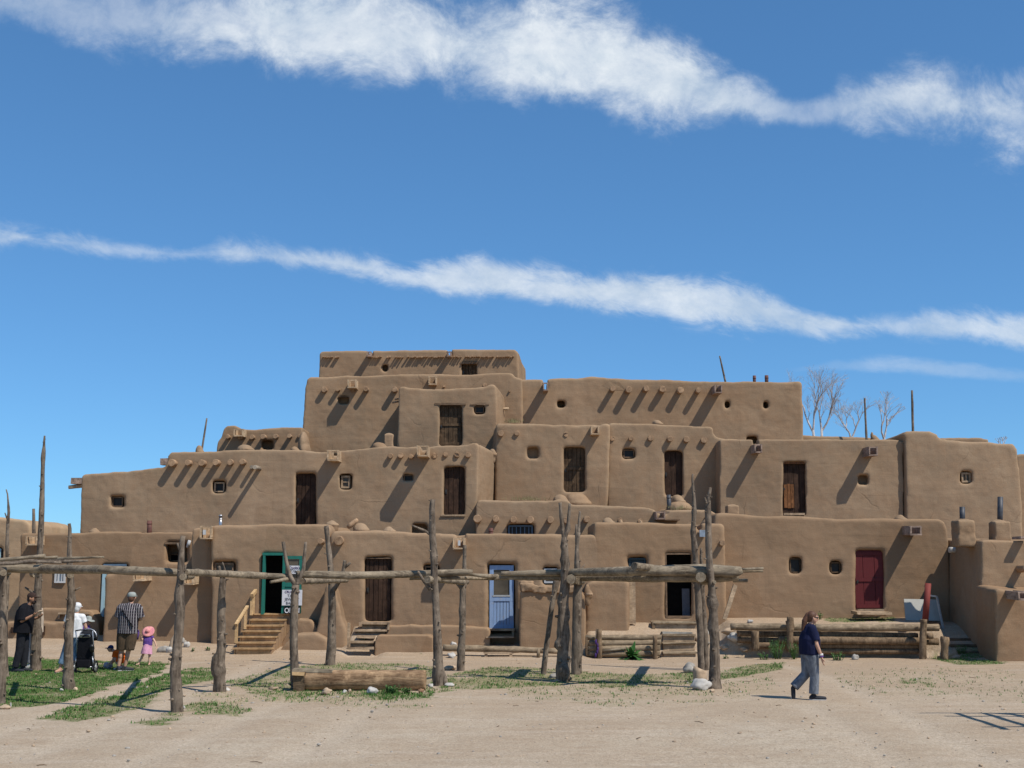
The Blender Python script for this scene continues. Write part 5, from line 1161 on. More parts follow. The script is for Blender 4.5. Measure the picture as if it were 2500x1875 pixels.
# things stored beside the red post
a, b = at(2211, 1514, 36.3), at(2288, 1462, 36.6); bm = B()
hexa(bm, [(a.x, 36.3, a.z), (b.x, 36.3, a.z - .02), (b.x + .03, 36.55, b.z - .02), (a.x + .06, 36.55, b.z), (a.x, 36.33, a.z), (b.x, 36.33, a.z - .02), (b.x + .03, 36.58, b.z - .02), (a.x + .06, 36.58, b.z)])
solo('white_panel', 'pale flat panel leaning behind the red post', 'panel', bm, 'white_board')
bm = B(); y = 36.0
for p, q in (((2270, 1454), (2287, 1456)), ((2287, 1456), (2303, 1535)), ((2303, 1535), (2292, 1533))): beam(bm, at(p[0], p[1], y + .2), at(q[0], q[1], y), .05, .04)
solo('metal_frame', 'thin grey tube frame leaning beside the pale panel', 'frame', bm, 'alu')

# ------------------------------------------------------------------ poles on roofs and bare trees
for lab, p0, p1, Y, r in (
    ('thin pole standing by a mud mound on the left roof', (493, 1098), (505, 1021), 41.3, .035), ('thin leaning pole on the long fourth storey roof', (1771, 932), (1757, 869), 47.0, .04),
    ('thin pole beside the bare trees, left of the pair on the right roof', (2115.5, 1072), (2111, 972), 45.9, .045), ('tallest thin pole, rising behind the corner tower', (2229, 1055), (2226.5, 953), 43.5, .05),
    ('knobbly pole rising behind the left house roof', (83, 1306), (82, 1242), 39.2, .06)):
    bm = B(); stick(bm, [at(p0[0], p0[1], Y) - Vector((0, 0, .3)), at(*p0, Y), at(*p1, Y)], [r, r, r * .75], 8, .25, .12, .3); solo('roof_pole', lab, 'pole', bm, 'post')
def tree(label, base, Y, hpx, seed, lean=0.0, depth=6, spread=.55):
    rg = random.Random(seed); p = at(base[0], base[1], Y); H = hpx * Y / FPX
    t = thing('bare_tree', label, 'tree', (p.x, Y, 0), 'bare trees behind the roofs')
    tb, cb = B(), B()
    p0 = Vector((p.x - lean * 1.5, Y, .4)); 
    tube(tb, [p0, p0.lerp(p, .6) + Vector((.1, 0, 0)), p], [.14, .09, .06], 10, .1, seed)
    def grow(a, d, ln, r, lv):
        b = a + d * ln * .55 + Vector((rg.uniform(-.06, .06), rg.uniform(-.06, .06), .02)) * ln
        c = a + d * ln + Vector((rg.uniform(-.10, .10), rg.uniform(-.1, .1), rg.uniform(-.02, .08))) * ln
        tube(cb, [a, b, c], [r, r * .85, r * .66], 6 if lv > 2 else 4, 0, 0, False)
        if lv == 0: return
        for q in range(rg.choice((2, 2, 3)) if lv > 1 else 3):
            n = (d + Vector((rg.uniform(-1, 1), rg.uniform(-1, 1), rg.uniform(-.35, .55))) * spread).normalized()
            grow(c if q else c.lerp(b, rg.uniform(0, .4)), n, ln * rg.uniform(.62, .86), r * rg.uniform(.52, .68), lv - 1)
        if lv > 2 and rg.random() < .6:
            n = (d + Vector((rg.uniform(-1, 1), rg.uniform(-.5, .5), .2)) * .8).normalized(); grow(b, n, ln * .5, r * .4, lv - 2)
    for k in range(2): grow(p - Vector((0, 0, .1)), Vector((lean + (k - .5) * .7, rg.uniform(-.3, .3), 1)).normalized(), H * .265, .050, depth)
    put('trunk', mesh_of(tb), M['tree'], t); put('crown', mesh_of(cb), M['tree'], t)
tree('bare pale tree closest to the long upper house wall', (1985, 1050), 58, 175, 5, -.15)
tree('tallest bare tree with a white forked trunk', (2006, 1048), 60, 165, 11, .25)
tree('low bare tree behind the dip in the roof line', (2078, 1068), 62, 120, 23, .1)
tree('rounded bare tree right of the low roof post', (2158, 1068), 60, 125, 31, .05)
tree('faint tip of a bare tree at the far right over the roofs', (2446, 1092), 66, 40, 44, 0, 4)

# ------------------------------------------------------------------ stones
def rock(label, px, py, w, h, m='stone', flat=.8, g='stones on the plaza', lift=0.0, Y=None):
    q = gnd(px, py) if Y is None else onz(px, Y); s = q.y / FPX; W, H = w * s, h * s; bm = B(); sd = random.uniform(0, 99)
    ell(bm, q + Vector((0, 0, H * .42 + lift)), (W / 2, W / 2 * flat, H * .58), Matrix.Rotation(random.uniform(-.3, .3), 3, 'Y'), 14, 0, .45, sd, 1.2)
    solo('stone', label, 'stone', bm, m, g, False)
rock('large white rock at the foot of the right front post', 1712, 1684, 46, 26, 'stone_w'); rock('grey boulder left of the cut stump', 1683, 1642, 33, 21, 'stone')
bm = B(); q = gnd(1708, 1664); stick(bm, [q - Vector((0, 0, .1)), q + Vector((0, 0, .2)), q + Vector((.03, 0, .27))], [.16, .14, .15], 16, .05, .2, .3); solo('tree_stump', 'short red brown stump behind the large white rock', 'stump', bm, 'stone_t')
rock('flat tan stone under the left half of the log bench', 797, 1694, 24, 13, 'stone_t'); rock('smooth white stone before the log bench near the green weeds', 908, 1694, 26, 15, 'stone_w')
rock('small pale stone before the log bench middle', 841, 1692, 10, 8, 'stone_w'); rock('smaller twin pale stone before the log bench middle', 854, 1690, 9, 7, 'stone_t')
rock('white stone at the foot of the tall middle post', 1097, 1676, 22, 9, 'stone_w'); rock('pebbly stone left of the tall middle post', 1052, 1678, 14, 9, 'stone_w'); rock('reddish stone at the right end of the log bench', 1028, 1690, 14, 8, 'stone_r')
rock('pinkish flat stone between log bench and slim post', 1098, 1636, 30, 11, 'stone_t'); rock('white stone in front of the edging log', 1102, 1606, 18, 12, 'stone_w')
for k, (x, y, w, h) in enumerate(((1104, 1559, 13, 7), (1112, 1566, 15, 8), (1098, 1574, 10, 6), (1108, 1578, 16, 8), (1120, 1572, 10, 7))): rock(['topmost pale stone of the little heap left of the blue door', 'broad pale stone of the little heap left of the blue door', 'leftmost pale stone of the little heap left of the blue door', 'lowest pale stone of the little heap left of the blue door', 'rightmost pale stone of the little heap left of the blue door'][k], x, y, w, h, 'stone_w', lift=.02)
rock('pale stone left of the gnarled forked post', 1352, 1655, 22, 10, 'stone'); rock('flat stone right of the gnarled forked post', 1362, 1664, 28, 7, 'stone_t')
rock('stone at the foot of the slim left post', 184, 1686, 12, 8, 'stone_t'); rock('tan stone left of the slim left post', 150, 1688, 9, 7, 'stone_w'); rock('white stone at the foot of the double trunk post', 554, 1686, 14, 7, 'stone_w')
rock('white pebble beside the thick leaning left post', 449, 1730, 5, 7, 'stone_w'); rock('pale stone at the foot of the cut off left edge post', 12, 1731, 26, 10, 'stone_t'); rock('upright splinter of stone near the left edge post', 26, 1726, 4, 10, 'stone_w')
rock('upright grey slab of the rock heap left of the stairs', 423, 1590, 18, 42, 'stone_t', .5); rock('flat top rock of the heap left of the stairs', 418, 1556, 26, 12, 'stone', lift=.42); rock('leaning flat rock at the front of the heap left of the stairs', 398, 1592, 28, 14, 'stone', .5)
rock('round pale rock of the heap left of the stairs', 413, 1593, 17, 14, 'stone_w'); rock('white rock right of the heap left of the stairs', 456, 1580, 16, 13, 'stone_w'); rock('grey rock at the back of the heap left of the stairs', 445, 1570, 18, 12, 'stone')
rock('upper pale rock by the end of the log wall', 1780, 1551, 32, 13, 'stone_t', .7, 'stones on the plaza', .05); rock('long white rock by the end of the log wall', 1795, 1567, 36, 17, 'stone_w', .7, 'stones on the plaza', .03); rock('grey rock lying behind the long white rock', 1808, 1573, 18, 12, 'stone')
rock('tan stone below the rocks at the log wall', 1768, 1585, 18, 10, 'stone_t'); rock('pale stone half sunk in the slope below the log wall', 1818, 1590, 22, 10, 'stone_t'); rock('small white stone on the terrace edge', 1832, 1521, 14, 8, 'stone_w')
rock('grey white block in the weeds before the log wall', 2083, 1598, 18, 12, 'stone', Y=33.9); rock('small pale stone in the weeds before the log wall', 2038, 1592, 12, 7, 'stone_t', Y=34.0); rock('small stone by the last stake of the log wall', 2293, 1604, 12, 6, 'stone_t')
rock('dark stone in the shaded corner beside the buttress', 762, 1540, 10, 9, 'stone'); rock('yellowish stone holding the green door open', 703, 1502, 14, 7, 'stone_w', lift=.35)
rock('flat tan stone on the grass before the bench end', 668, 1683, 24, 6, 'stone_t'); rock('flat stone on bare dirt below the stairs', 524, 1597, 12, 5, 'stone_t')
rock('stone tucked between the middle right posts', 1738, 1690, 12, 8, 'stone_t'); rock('yellow stone at the right edge of the plank steps', 1703, 1565, 10, 12, 'stone_t'); rock('pale stone stack behind the right posts', 1726, 1550, 9, 14, 'stone_w'); rock('bluish stone behind the right posts', 1727, 1580, 8, 14, 'stone')
# ------------------------------------------------------------------ plants
M['straw_weed'] = grass_mat('straw_weed', (.12, .115, .05), (.22, .18, .09)); M['leaf'] = grass_mat('leaf', (.022, .075, .018), (.05, .13, .03)); M['weed'] = grass_mat('weed_leaf', (.045, .11, .028), (.085, .16, .05))
def weed(label, px, py, w, h, n=60, m='weed', name='weed', broad=.018, cat='weed', up=1.0, Y=None):
    q = gnd(px, py) if Y is None else onz(px, Y); s = q.y / FPX; W, H = w * s, h * s; rg = random.Random(px); sb, lb_ = B(), B()
    t = thing(name, label, cat, q, 'weeds around the plaza')
    for k in range(max(4, n // 9)):
        a = rg.uniform(0, 2 * PI); rr = rg.uniform(0, .5) * W; d = Vector((math.cos(a) * rg.uniform(.1, .5), math.sin(a) * .4, up)).normalized()
        b0 = q + Vector((math.cos(a) * rr * .5, math.sin(a) * rr * .3, -.02)); ln = H * rg.uniform(.6, 1.05); e = b0 + d * ln
        tube(sb, [b0, b0.lerp(e, .5), e], [.006, .005, .002], 4)
        for i in range(12):
            p = b0.lerp(e, rg.uniform(.12, 1)); l = Vector((rg.uniform(-1, 1), rg.uniform(-1, 1), rg.uniform(-.1, .8))).normalized(); ll = rg.uniform(.5, 1.2) * broad * 3.4; sd = l.cross(Vector((0, 0, 1))).normalized() * broad * rg.uniform(.5, 1)
            lb_.faces.new([lb_.verts.new(v) for v in (p, p + l * ll * .5 + sd, p + l * ll, p + l * ll * .5 - sd)])
    put('stem', mesh_of(sb), M[m], t); put('foliage', mesh_of(lb_), M[m], t)
weed('bushy green weed in front of the log bench', 957, 1693, 52, 22, 190); weed('smaller green weed at the right of the log bench front', 995, 1692, 34, 16, 90)
weed('tall bushy weed left of the wooden stake at the log wall', 1893, 1593, 40, 52, 240, Y=34.0); weed('tall weed right of the wooden stake, behind the walking woman', 1936, 1586, 28, 50, 150, Y=34.05); weed('low spreading weed at the left of the log wall weeds', 1862, 1600, 44, 20, 110, Y=33.8)
weed('low weed right of the walking woman', 2040, 1604, 60, 22, 150, Y=33.8); weed('small weed at the foot of the dark log steps', 2345, 1596, 40, 22, 120); weed('weed on the terrace behind the woman', 2003, 1512, 14, 22, 60); weed('low weed patch on the terrace under the red door', 2060, 1507, 46, 9, 90)
weed('little weed on the ramp left of the log wall', 1772, 1608, 15, 11, 50); weed('little weed by the left end of the stairs', 510, 1588, 22, 11, 60); weed('grass tuft on the earthen steps', 892, 1562, 34, 10, 70); weed('sparse tuft on the bare slope by the rock heap', 470, 1590, 26, 9, 40)
weed('weed tuft under the plank step of the red door', 2128, 1506, 40, 7, 60)
for lab, x, y, Y, w in (('green tuft on the terrace under the narrow black door', 1660, 1241, 40.2, 34), ('dry grass tuft on the middle terrace roof', 1290, 1219, 40.6, 60), ('pale weed tuft beside the narrow upper house', 1254, 1029, 44.3, 26)):
    t = thing('weed', lab, 'weed', at(x, y, Y), 'weeds growing on the roofs'); bm = B(); rg = random.Random(x)
    for k in range(110):
        p = at(x + rg.gauss(0, w * .35), y + 2, Y + rg.uniform(-.5, .5)); p.z += rg.uniform(-.03, .05)
        h = rg.uniform(.05, .16); l = Vector((rg.uniform(-.5, .5), rg.uniform(-.5, .5), 1)) * h; sd = Vector((.008, 0, 0)); f = bm.faces.new([bm.verts.new(v) for v in (p - sd, p + sd, p + l)])
    put('foliage', mesh_of(bm), M['straw_weed'], t)
# broad leaved plant before the log planter
q = onz(1541, 34.1); pl = thing('leafy_plant', 'dark green broad leaved plant in front of the log planter', 'plant', q); rg = random.Random(9); bm = B()
for k in range(60):
    a = rg.uniform(0, 2 * PI); el = rg.uniform(.15, 1.25); ln = rg.uniform(.34, .62); d = Vector((math.cos(a) * math.cos(el), math.sin(a) * math.cos(el) * .8, math.sin(el))); sd = Vector((-math.sin(a), math.cos(a), 0)); pv = None
    for i in range(6):
        f = i / 5; p = q + d * ln * f + Vector((0, 0, .03 - .20 * f * f * ln / .4 * math.cos(el))); wd = .055 * math.sin(PI * min(.97, .08 + f * .9)) ; cur = (bm.verts.new(p - sd * wd), bm.verts.new(p + sd * wd))
        if pv: bm.faces.new((pv[0], pv[1], cur[1], cur[0]))
        pv = cur
put('foliage', mesh_of(bm), M['leaf'], pl); bm = B(); cyl(bm, q - Vector((0, 0, .05)), q + Vector((0, 0, .15)), .03, .015, 8); put('stem', mesh_of(bm), M['leaf'], pl)
# ------------------------------------------------------------------ people
def skin_mat(name, c):
    m, nt, b = mat(name); n = noi(nt, wpos(nt), 14, 3); col = mix(nt, ramp(nt, n, [(.3, 0), (.7, 1)]), tuple(k * .88 for k in c), tuple(k * 1.1 for k in c))
    nt.links.new(col, b.inputs['Base Color']); b.inputs['Roughness'].default_value = .55; b.inputs['Subsurface Weight'].default_value = .06; b.inputs['Subsurface Radius'].default_value = (.02, .008, .004); return m
def cloth_mat(name, c, c2=None, fold=.5):
    m, nt, b = mat(name); w = wpos(nt); n = noi(nt, wpos(nt, (1, 1, .55)), 9, 5, .6, .8); f = noi(nt, w, 120, 2)
    col = mix(nt, ramp(nt, n, [(.35, 0), (.68, 1)]), tuple(k * .78 for k in c), c2 or tuple(min(1, k * 1.15) for k in c)); col = mix(nt, ramp(nt, f, [(.4, .2), (.6, 0)]), col, tuple(k * .6 for k in c))
    nt.links.new(col, b.inputs['Base Color']); b.inputs['Roughness'].default_value = .9; bump(nt, b, n, fold, .03); return m
M['skin'] = skin_mat('skin', (.50, .29, .20)); M['skin_tan'] = skin_mat('tanned_skin', (.40, .21, .13)); M['skin_pale'] = skin_mat('pale_skin', (.60, .38, .28))
M['hair_brown'] = plain_mat('brown_hair', (.105, .048, .026), .6, .3, 0, .5, 60); M['hair_fair'] = plain_mat('fair_hair', (.25, .15, .075), .6, .3, 0, .5, 60); M['hair_dark'] = plain_mat('dark_hair', (.03, .018, .013), .6, .3, 0, .4, 60); M['hair_grey'] = plain_mat('grey_hair', (.55, .54, .52), .7, .2, 0, .2, 60)
M['navy'] = cloth_mat('navy_shirt', (.012, .015, .045)); M['black_cloth'] = cloth_mat('black_cloth', (.010, .010, .013)); M['charcoal'] = cloth_mat('charcoal_trousers', (.020, .021, .026)); M['grey_jeans'] = cloth_mat('grey_jeans', (.125, .14, .165), (.22, .24, .27)); M['blue_jeans'] = cloth_mat('blue_jeans', (.085, .15, .24), (.20, .30, .40))
M['white_cloth'] = cloth_mat('white_shirt', (.78, .77, .75), (.82, .81, .8), .3); M['brown_shorts'] = cloth_mat('brown_cargo_shorts', (.10, .068, .042)); M['purple_cloth'] = cloth_mat('purple_shirt', (.13, .065, .27)); M['pink_cloth'] = cloth_mat('pink_skirt', (.66, .33, .45)); M['orange_cloth'] = cloth_mat('orange_shirt', (.80, .13, .012)); M['blue_cap'] = cloth_mat('blue_cap', (.03, .045, .14)); M['grey_cap'] = cloth_mat('grey_cap', (.30, .32, .29)); M['brown_cap'] = cloth_mat('brown_cap', (.05, .03, .024)); M['pink_hat'] = cloth_mat('pink_hat', (.74, .28, .31), (.80, .36, .30)); M['beige_cloth'] = cloth_mat('beige_shirt', (.55, .44, .33)); M['grey_cloth'] = cloth_mat('grey_trousers', (.20, .20, .21)); M['shoe_dark'] = plain_mat('dark_shoe', (.022, .024, .03), .7, .3); M['shoe_white'] = plain_mat('white_shoe', (.6, .58, .55), .7, .2); M['shoe_sole'] = plain_mat('shoe_sole', (.42, .42, .42), .8, .2); M['black_plastic'] = plain_mat('black_plastic', (.014, .014, .016), .45, .4); M['purple_band'] = plain_mat('purple_wristband', (.12, .04, .28), .6, .3); M['rubber'] = plain_mat('tyre_rubber', (.02, .02, .021), .8, .2); M['silver'] = plain_mat('silver_tube', (.42, .43, .45), .35, .5, .6, .1); M['purple_bag'] = plain_mat('mauve_bag', (.42, .39, .46), .6, .3, 0, .3)
# plaid shirt: white stripes and checks woven into the cloth
m, nt, b = mat('plaid_shirt'); v = coord(nt, 'Object'); sx = nt.nodes.new('ShaderNodeSeparateXYZ'); nt.links.new(v, sx.inputs[0])
def band(src, per, wdt):
    f = math_(nt, 'FRACT', math_(nt, 'MULTIPLY', src, 1 / per)); return math_(nt, 'LESS_THAN', f, wdt)
ver = band(sx.outputs[0], .052, .26); hor = band(sx.outputs[2], .075, .22); hv = band(sx.outputs[1], .075, .2)
col = mix(nt, math_(nt, 'MULTIPLY', ver, .9), (.030, .024, .032), (.36, .34, .33)); col = mix(nt, math_(nt, 'MULTIPLY', hor, .35), col, (.20, .17, .18)); nt.links.new(col, b.inputs['Base Color']); b.inputs['Roughness'].default_value = .9; bump(nt, b, noi(nt, wpos(nt), 9, 4), .4, .03); M['plaid'] = m

class Fig:
    """a figure in metres: x to the right of the photo, y away from the viewer, z up from its own ground"""
    def __init__(s, label, px, py, J, S=1.0, face=(1, 0), skin='skin', Y=None, scale=1.0, grp='visitors on the plaza'):
        g = gnd(px, py) if Y is None else onz(px, Y)
        s.g = Vector((g.x, g.y, g.z)); s.k = scale
        s.t = thing('person', label, 'person', s.g, grp); s.S = S; s.skin = skin; s.f = Vector((face[0], face[1], 0)).normalized()
        s.J = {k: s.g + Vector(v) * scale for k, v in J.items()}
    def w(s, v): return s.g + Vector(v) * s.k
    def body(s, bare_feet=False, fat=1.0, hand='relax'):
        J, S = s.J, s.S; bm = B(); f = s.f; side = Vector((-f.y, f.x, 0)); h = J['head']; up = (h - J['neck']); up = up.normalized() if up.length > .01 else Vector((0, 0, 1))
        hz = 0.112 * S
        ell(bm, h + up * .012 * S, (.083 * S, .083 * S, hz)); ell(bm, h + f * .022 * S - up * .045 * S, (.058 * S, .058 * S, .066 * S)); ell(bm, h - f * .028 * S + up * .02 * S, (.078 * S, .078 * S, .085 * S))
        cap(bm, h + f * .088 * S + up * .008 * S, h + f * .105 * S - up * .022 * S, .010 * S, .017 * S)          # nose
        ell(bm, h + f * .082 * S - up * .05 * S, (.026 * S, .026 * S, .012 * S)); ell(bm, h + f * .076 * S + up * .03 * S, (.03 * S, .03 * S, .012 * S)); ell(bm, h + f * .07 * S - up * .085 * S, (.026 * S, .026 * S, .022 * S))
        for q in (-1, 1): ell(bm, h + side * q * .084 * S - f * .005 * S, (.016 * S, .022 * S, .034 * S))
        cap(bm, J['neck'] - up * .03 * S, h - up * .04 * S, .058 * S, .053 * S)
        ch = (J['sL'] + J['sR']) / 2
        cap(bm, J['neck'], ch - up * .05, .056 * S, .08 * S); cap(bm, J['sL'], J['sR'], .062 * S, .062 * S); cap(bm, ch - up * .13 * S, J['pelvis'], .108 * S * fat, .118 * S * fat)
        for q in ('L', 'R'):
            hp = J['hip' + q]; cap(bm, J['pelvis'], hp, .12 * S * fat, .09 * S * fat); cap(bm, hp, J['k' + q], .085 * S * fat, .055 * S); cap(bm, J['k' + q], J['a' + q], .056 * S, .036 * S)
            km = J['k' + q].lerp(J['a' + q], .3); ell(bm, km - f * .012, (.054 * S, .054 * S, .09 * S))
            a, tt = J['a' + q], J['t' + q]; d = (tt - a); heel = a - (Vector((d.x, d.y, 0)).normalized() * .04 * S) + Vector((0, 0, -.035 * S)); cap(bm, a, heel, .036 * S, .034 * S); cap(bm, heel, tt, .034 * S, .026 * S)
            cap(bm, J['s' + q], J['e' + q], .05 * S, .04 * S); cap(bm, J['e' + q], J['w' + q], .04 * S, .027 * S)
            w_, hd = J['w' + q], J['h' + q]; d = (hd - w_); L_ = d.length; d.normalize(); sd = d.cross(f if abs(d.dot(f)) < .8 else Vector((0, 0, 1))).normalized(); nn = sd.cross(d)
            pm = w_ + d * L_ * .48
            for k in (-1.5, -.5, .5, 1.5):
                b0 = pm + sd * k * .018 * S; cap(bm, w_, b0, .024 * S, .0125 * S)
                ln = L_ * (.52 - .05 * abs(k - .5)); kn = b0 + d * ln * .5 + nn * .004; cap(bm, b0, kn, .0115 * S, .0105 * S); cap(bm, kn, kn + d * ln * .5 + nn * .018 * S, .0105 * S, .0085 * S)
            th = w_ + d * L_ * .18 + sd * .024 * S; tk = th + (d * .6 + sd * .55 + nn * .35).normalized() * .042 * S; cap(bm, th, tk, .0135 * S, .0115 * S); cap(bm, tk, tk + (d * .9 + sd * .15 + nn * .3).normalized() * .034 * S, .0115 * S, .009 * S)
        s.bodyo = put('body', fuse(bm, max(.006, .0085 * S), 2), M[s.skin], s.t, True)
        # eyes and mouth are set into the face
        for q in (-1, 1):
            bm = B(); ell(bm, h + f * .074 * S + side * q * .032 * S + up * .012 * S, (.012 * S, .012 * S, .009 * S), None, 8); put('eye', mesh_of(bm), M['hair_dark'], s.bodyo, True)
        bm = B(); ell(bm, h + f * .096 * S - up * .052 * S, (.012 * S, .012 * S, .006 * S), None, 8); put('mouth', mesh_of(bm), M['stone_r'], s.bodyo, True)
    def wear(s, name, m, fn, vox=.011, it=3, par=None):
        bm = B(); fn(bm); return put(name, fuse(bm, vox * max(.6, s.S), it), M[m], par or s.t, True)
    def shirt(s, m, sleeve=.55, hem=.0, gr=.02, fat=1.0, name='shirt', mid=1.0, slr=1.0):
        J, S = s.J, s.S
        def fn(bm):
            ch = (J['sL'] + J['sR']) / 2; up = (J['neck'] - J['pelvis']).normalized(); bot = J['pelvis'] - up * hem
            cap(bm, J['sL'], J['sR'], (.066) * S + gr, .066 * S + gr); ell(bm, ch - up * .02, (.11 * S + gr,) * 3)
            pl = [ch + up * .03 * S, ch - up * .06 * S, ch.lerp(bot, .4), ch.lerp(bot, .7), bot]; rr = [.075, .126, .142 * mid, .140 * mid, .144]
            ax = (J['sR'] - J['sL']).normalized()
            for off in (-.06, 0, .06):
                tube(bm, [p + ax * off * S * fat for p in pl], [r * S * fat * (1 if off == 0 else .92) + gr * .7 for r in rr], 18)
            cap(bm, J['neck'] - up * .045 * S, ch, .066 * S, .10 * S)
            for q in ('L', 'R'):
                a, e, w_ = J['s' + q], J['e' + q], J['w' + q]; end = a.lerp(e, sleeve * 1.25) if sleeve <= .8 else (e if sleeve < 1.01 else e.lerp(w_, sleeve - 1))
                bmesh.ops.create_icosphere(bm, subdivisions=2, radius=.066 * S + gr, matrix=Matrix.Translation(a))
                if sleeve <= 1: tube(bm, [a, a.lerp(end, .5), end], [.064 * S * slr + gr, .064 * S * slr + gr * .9, .062 * S * slr + gr], 14)
                else: cap(bm, a, e, .062 * S + gr, .05 * S + gr * .8); tube(bm, [e, end], [.05 * S + gr * .8, .042 * S + gr * .7], 14)
        return s.wear(name, m, fn)
    def legs(s, m, ln=1.9, r0=.105, r1=.07, r2=.062, gr=.012, name='trousers', fat=1.0):
        J, S = s.J, s.S
        def fn(bm):
            for q in ('L', 'R'):
                hp, k_, a = J['hip' + q], J['k' + q], J['a' + q]; cap(bm, J['pelvis'], hp, .125 * S * fat + gr, .1 * S * fat + gr)
                if ln <= 1: e = hp.lerp(k_, ln); tube(bm, [hp, hp.lerp(e, .5), e], [r0 * S * fat + gr, (r0 + r1) / 2 * S + gr * 1.5, r1 * S + gr], 16)
                else:
                    e = k_.lerp(a, ln - 1); cap(bm, hp, k_, r0 * S * fat + gr, r1 * S + gr); tube(bm, [k_, k_.lerp(e, .5), e], [r1 * S + gr, (r1 * .45 + r2 * .55) * S + gr, r2 * S + gr], 16); bmesh.ops.create_icosphere(bm, subdivisions=2, radius=r1 * S + gr, matrix=Matrix.Translation(k_))
        return s.wear(name, m, fn)
    def shoes(s, m='shoe_dark', sole='shoe_sole'):
        J, S = s.J, s.S
        for q in ('L', 'R'):
            a, tt = J['a' + q], J['t' + q]; d = (tt - a); hd = Vector((d.x, d.y, 0)).normalized(); heel = a - hd * .045 * S - Vector((0, 0, .04 * S)); fd = (tt - heel)
            def fn(bm):
                cap(bm, a - Vector((0, 0, .0)), heel, .045 * S, .042 * S); cap(bm, heel, heel + fd * .6, .043 * S, .042 * S); cap(bm, heel + fd * .6, tt + fd.normalized() * .012, .042 * S, .033 * S)
            sh = s.wear('shoe', m, fn, .008)
            n = fd.normalized().cross(Vector((-hd.y, hd.x, 0))).normalized(); n = n if n.z < 0 else -n; bm = B(); beam(bm, heel - fd.normalized() * .04 * S + n * .036 * S, tt + fd.normalized() * .035 * S + n * .030 * S, .075 * S, .018 * S)
            put('sole', mesh_of(bm), M[sole], sh)
    def hair(s, m, kind='short'):
        J, S, f = s.J, s.S, s.f; h = J['head']; side = Vector((-f.y, f.x, 0))
        def fn(bm):
            ell(bm, h - f * .018 * S + Vector((0, 0, .040 * S)), (.097 * S, .094 * S, .100 * S))
            if kind == 'short': ell(bm, h - f * .048 * S - Vector((0, 0, .02 * S)), (.072 * S, .072 * S, .085 * S))
            if kind == 'tail':
                ell(bm, h - f * .04 * S - Vector((0, 0, .0 * S)), (.075 * S, .075 * S, .085 * S)); cap(bm, h - f * .09 * S + Vector((0, 0, .07 * S)), h - f * .15 * S - Vector((0, 0, .05 * S)), .042 * S, .055 * S); cap(bm, h - f * .15 * S - Vector((0, 0, .05 * S)), h - f * .185 * S - Vector((0, 0, .2 * S)), .055 * S, .036 * S); cap(bm, h - f * .185 * S - Vector((0, 0, .2 * S)), h - f * .175 * S - Vector((0, 0, .30 * S)), .036 * S, .010 * S)
        return s.wear('hair', m, fn, .008, 2)
    def cap_hat(s, m, peak=True, back=False, name='cap', tilt=(0, 0, 0)):
        S, f = s.S, s.f; h = s.J['head'] + Vector(tilt) * S
        def fn(bm):
            ell(bm, h - f * .016 * S + Vector((0, 0, .055 * S)), (.101 * S, .101 * S, .082 * S)); tube(bm, [h - f * .016 * S + Vector((0, 0, .022 * S)), h - f * .016 * S + Vector((0, 0, .06 * S))], [.1 * S, .1 * S], 20)
            if peak: ell(bm, h + f * (.125 if not back else -.13) * S + Vector((0, 0, .03 * S)), (.075 * S, .075 * S, .013 * S))
        return s.wear(name, m, fn, .008, 2)
    def brim_hat(s, m, brim=.17, tilt=None, name='sun_hat', drop=.02):
        S = s.S; h = s.J['head']; rt = tilt or Matrix.Identity(3); bm = B(); prof = [(0, .135), (.05, .132), (.085, .11), (.1, .06), (.106, .035), (.12, .03), (brim * .8, .022), (brim, .022 - drop), (brim * .985, .012 - drop), (brim * .8, .012), (.1, .02)]; pv = None
        for r, z in prof:
            ring = [bm.verts.new(h + rt @ Vector((math.cos(2 * PI * k / 26) * (r + .001) * S, math.sin(2 * PI * k / 26) * (r + .001) * S, (z + .02) * S + (.012 * S * math.sin(k * 3 * 2 * PI / 26) if r > .13 else 0)))) for k in range(26)]
            if pv:
                for k in range(26): bm.faces.new((pv[k], pv[(k + 1) % 26], ring[(k + 1) % 26], ring[k]))
            pv = ring
        return put(name, mesh_of(bm), M[m], s.t, True)

# woman walking to the right
w = Fig('woman in a navy shirt and grey jeans walking right with a long ponytail', 1984, 1708,
        dict(head=(.055, 0, 1.475), neck=(.0, 0, 1.34), sL=(.0, .17, 1.285), sR=(.0, -.17, 1.285), pelvis=(-.035, 0, .86), hipL=(-.04, .09, .80), hipR=(-.01, -.09, .80), kR=(.03, -.09, .43), aR=(.0, -.09, .085), tR=(.19, -.10, .035),
             kL=(-.085, .08, .46), aL=(-.335, .08, .20), tL=(-.335, .08, .02), eR=(.055, -.225, 1.01), wR=(.14, -.225, .79), hR=(.165, -.21, .63), eL=(-.02, .22, 1.0), wL=(.09, .21, .8), hL=(.14, .2, .66)), 1.0, (1, 0))
w.body(fat=1.12); sh = w.shirt('navy', .62, .05, .016, 1.14, mid=1.15, slr=1.05); w.legs('grey_jeans', 1.93, .115, .078, .082, .008, fat=1.12); w.shoes('shoe_dark'); hr = w.hair('hair_brown', 'tail')
h = w.J['head']; bm = B()
for q in (-1, 1): ell(bm, h + Vector((.072, q * .036, .012)), (.026, .034, .021), None, 10)
beam(bm, h + Vector((.085, -.05, .018)), h + Vector((-.01, -.094, .02)), .008, .014); beam(bm, h + Vector((.085, .05, .018)), h + Vector((-.01, .094, .02)), .008, .014); put('sunglasses', mesh_of(bm), M['black_plastic'], w.t)
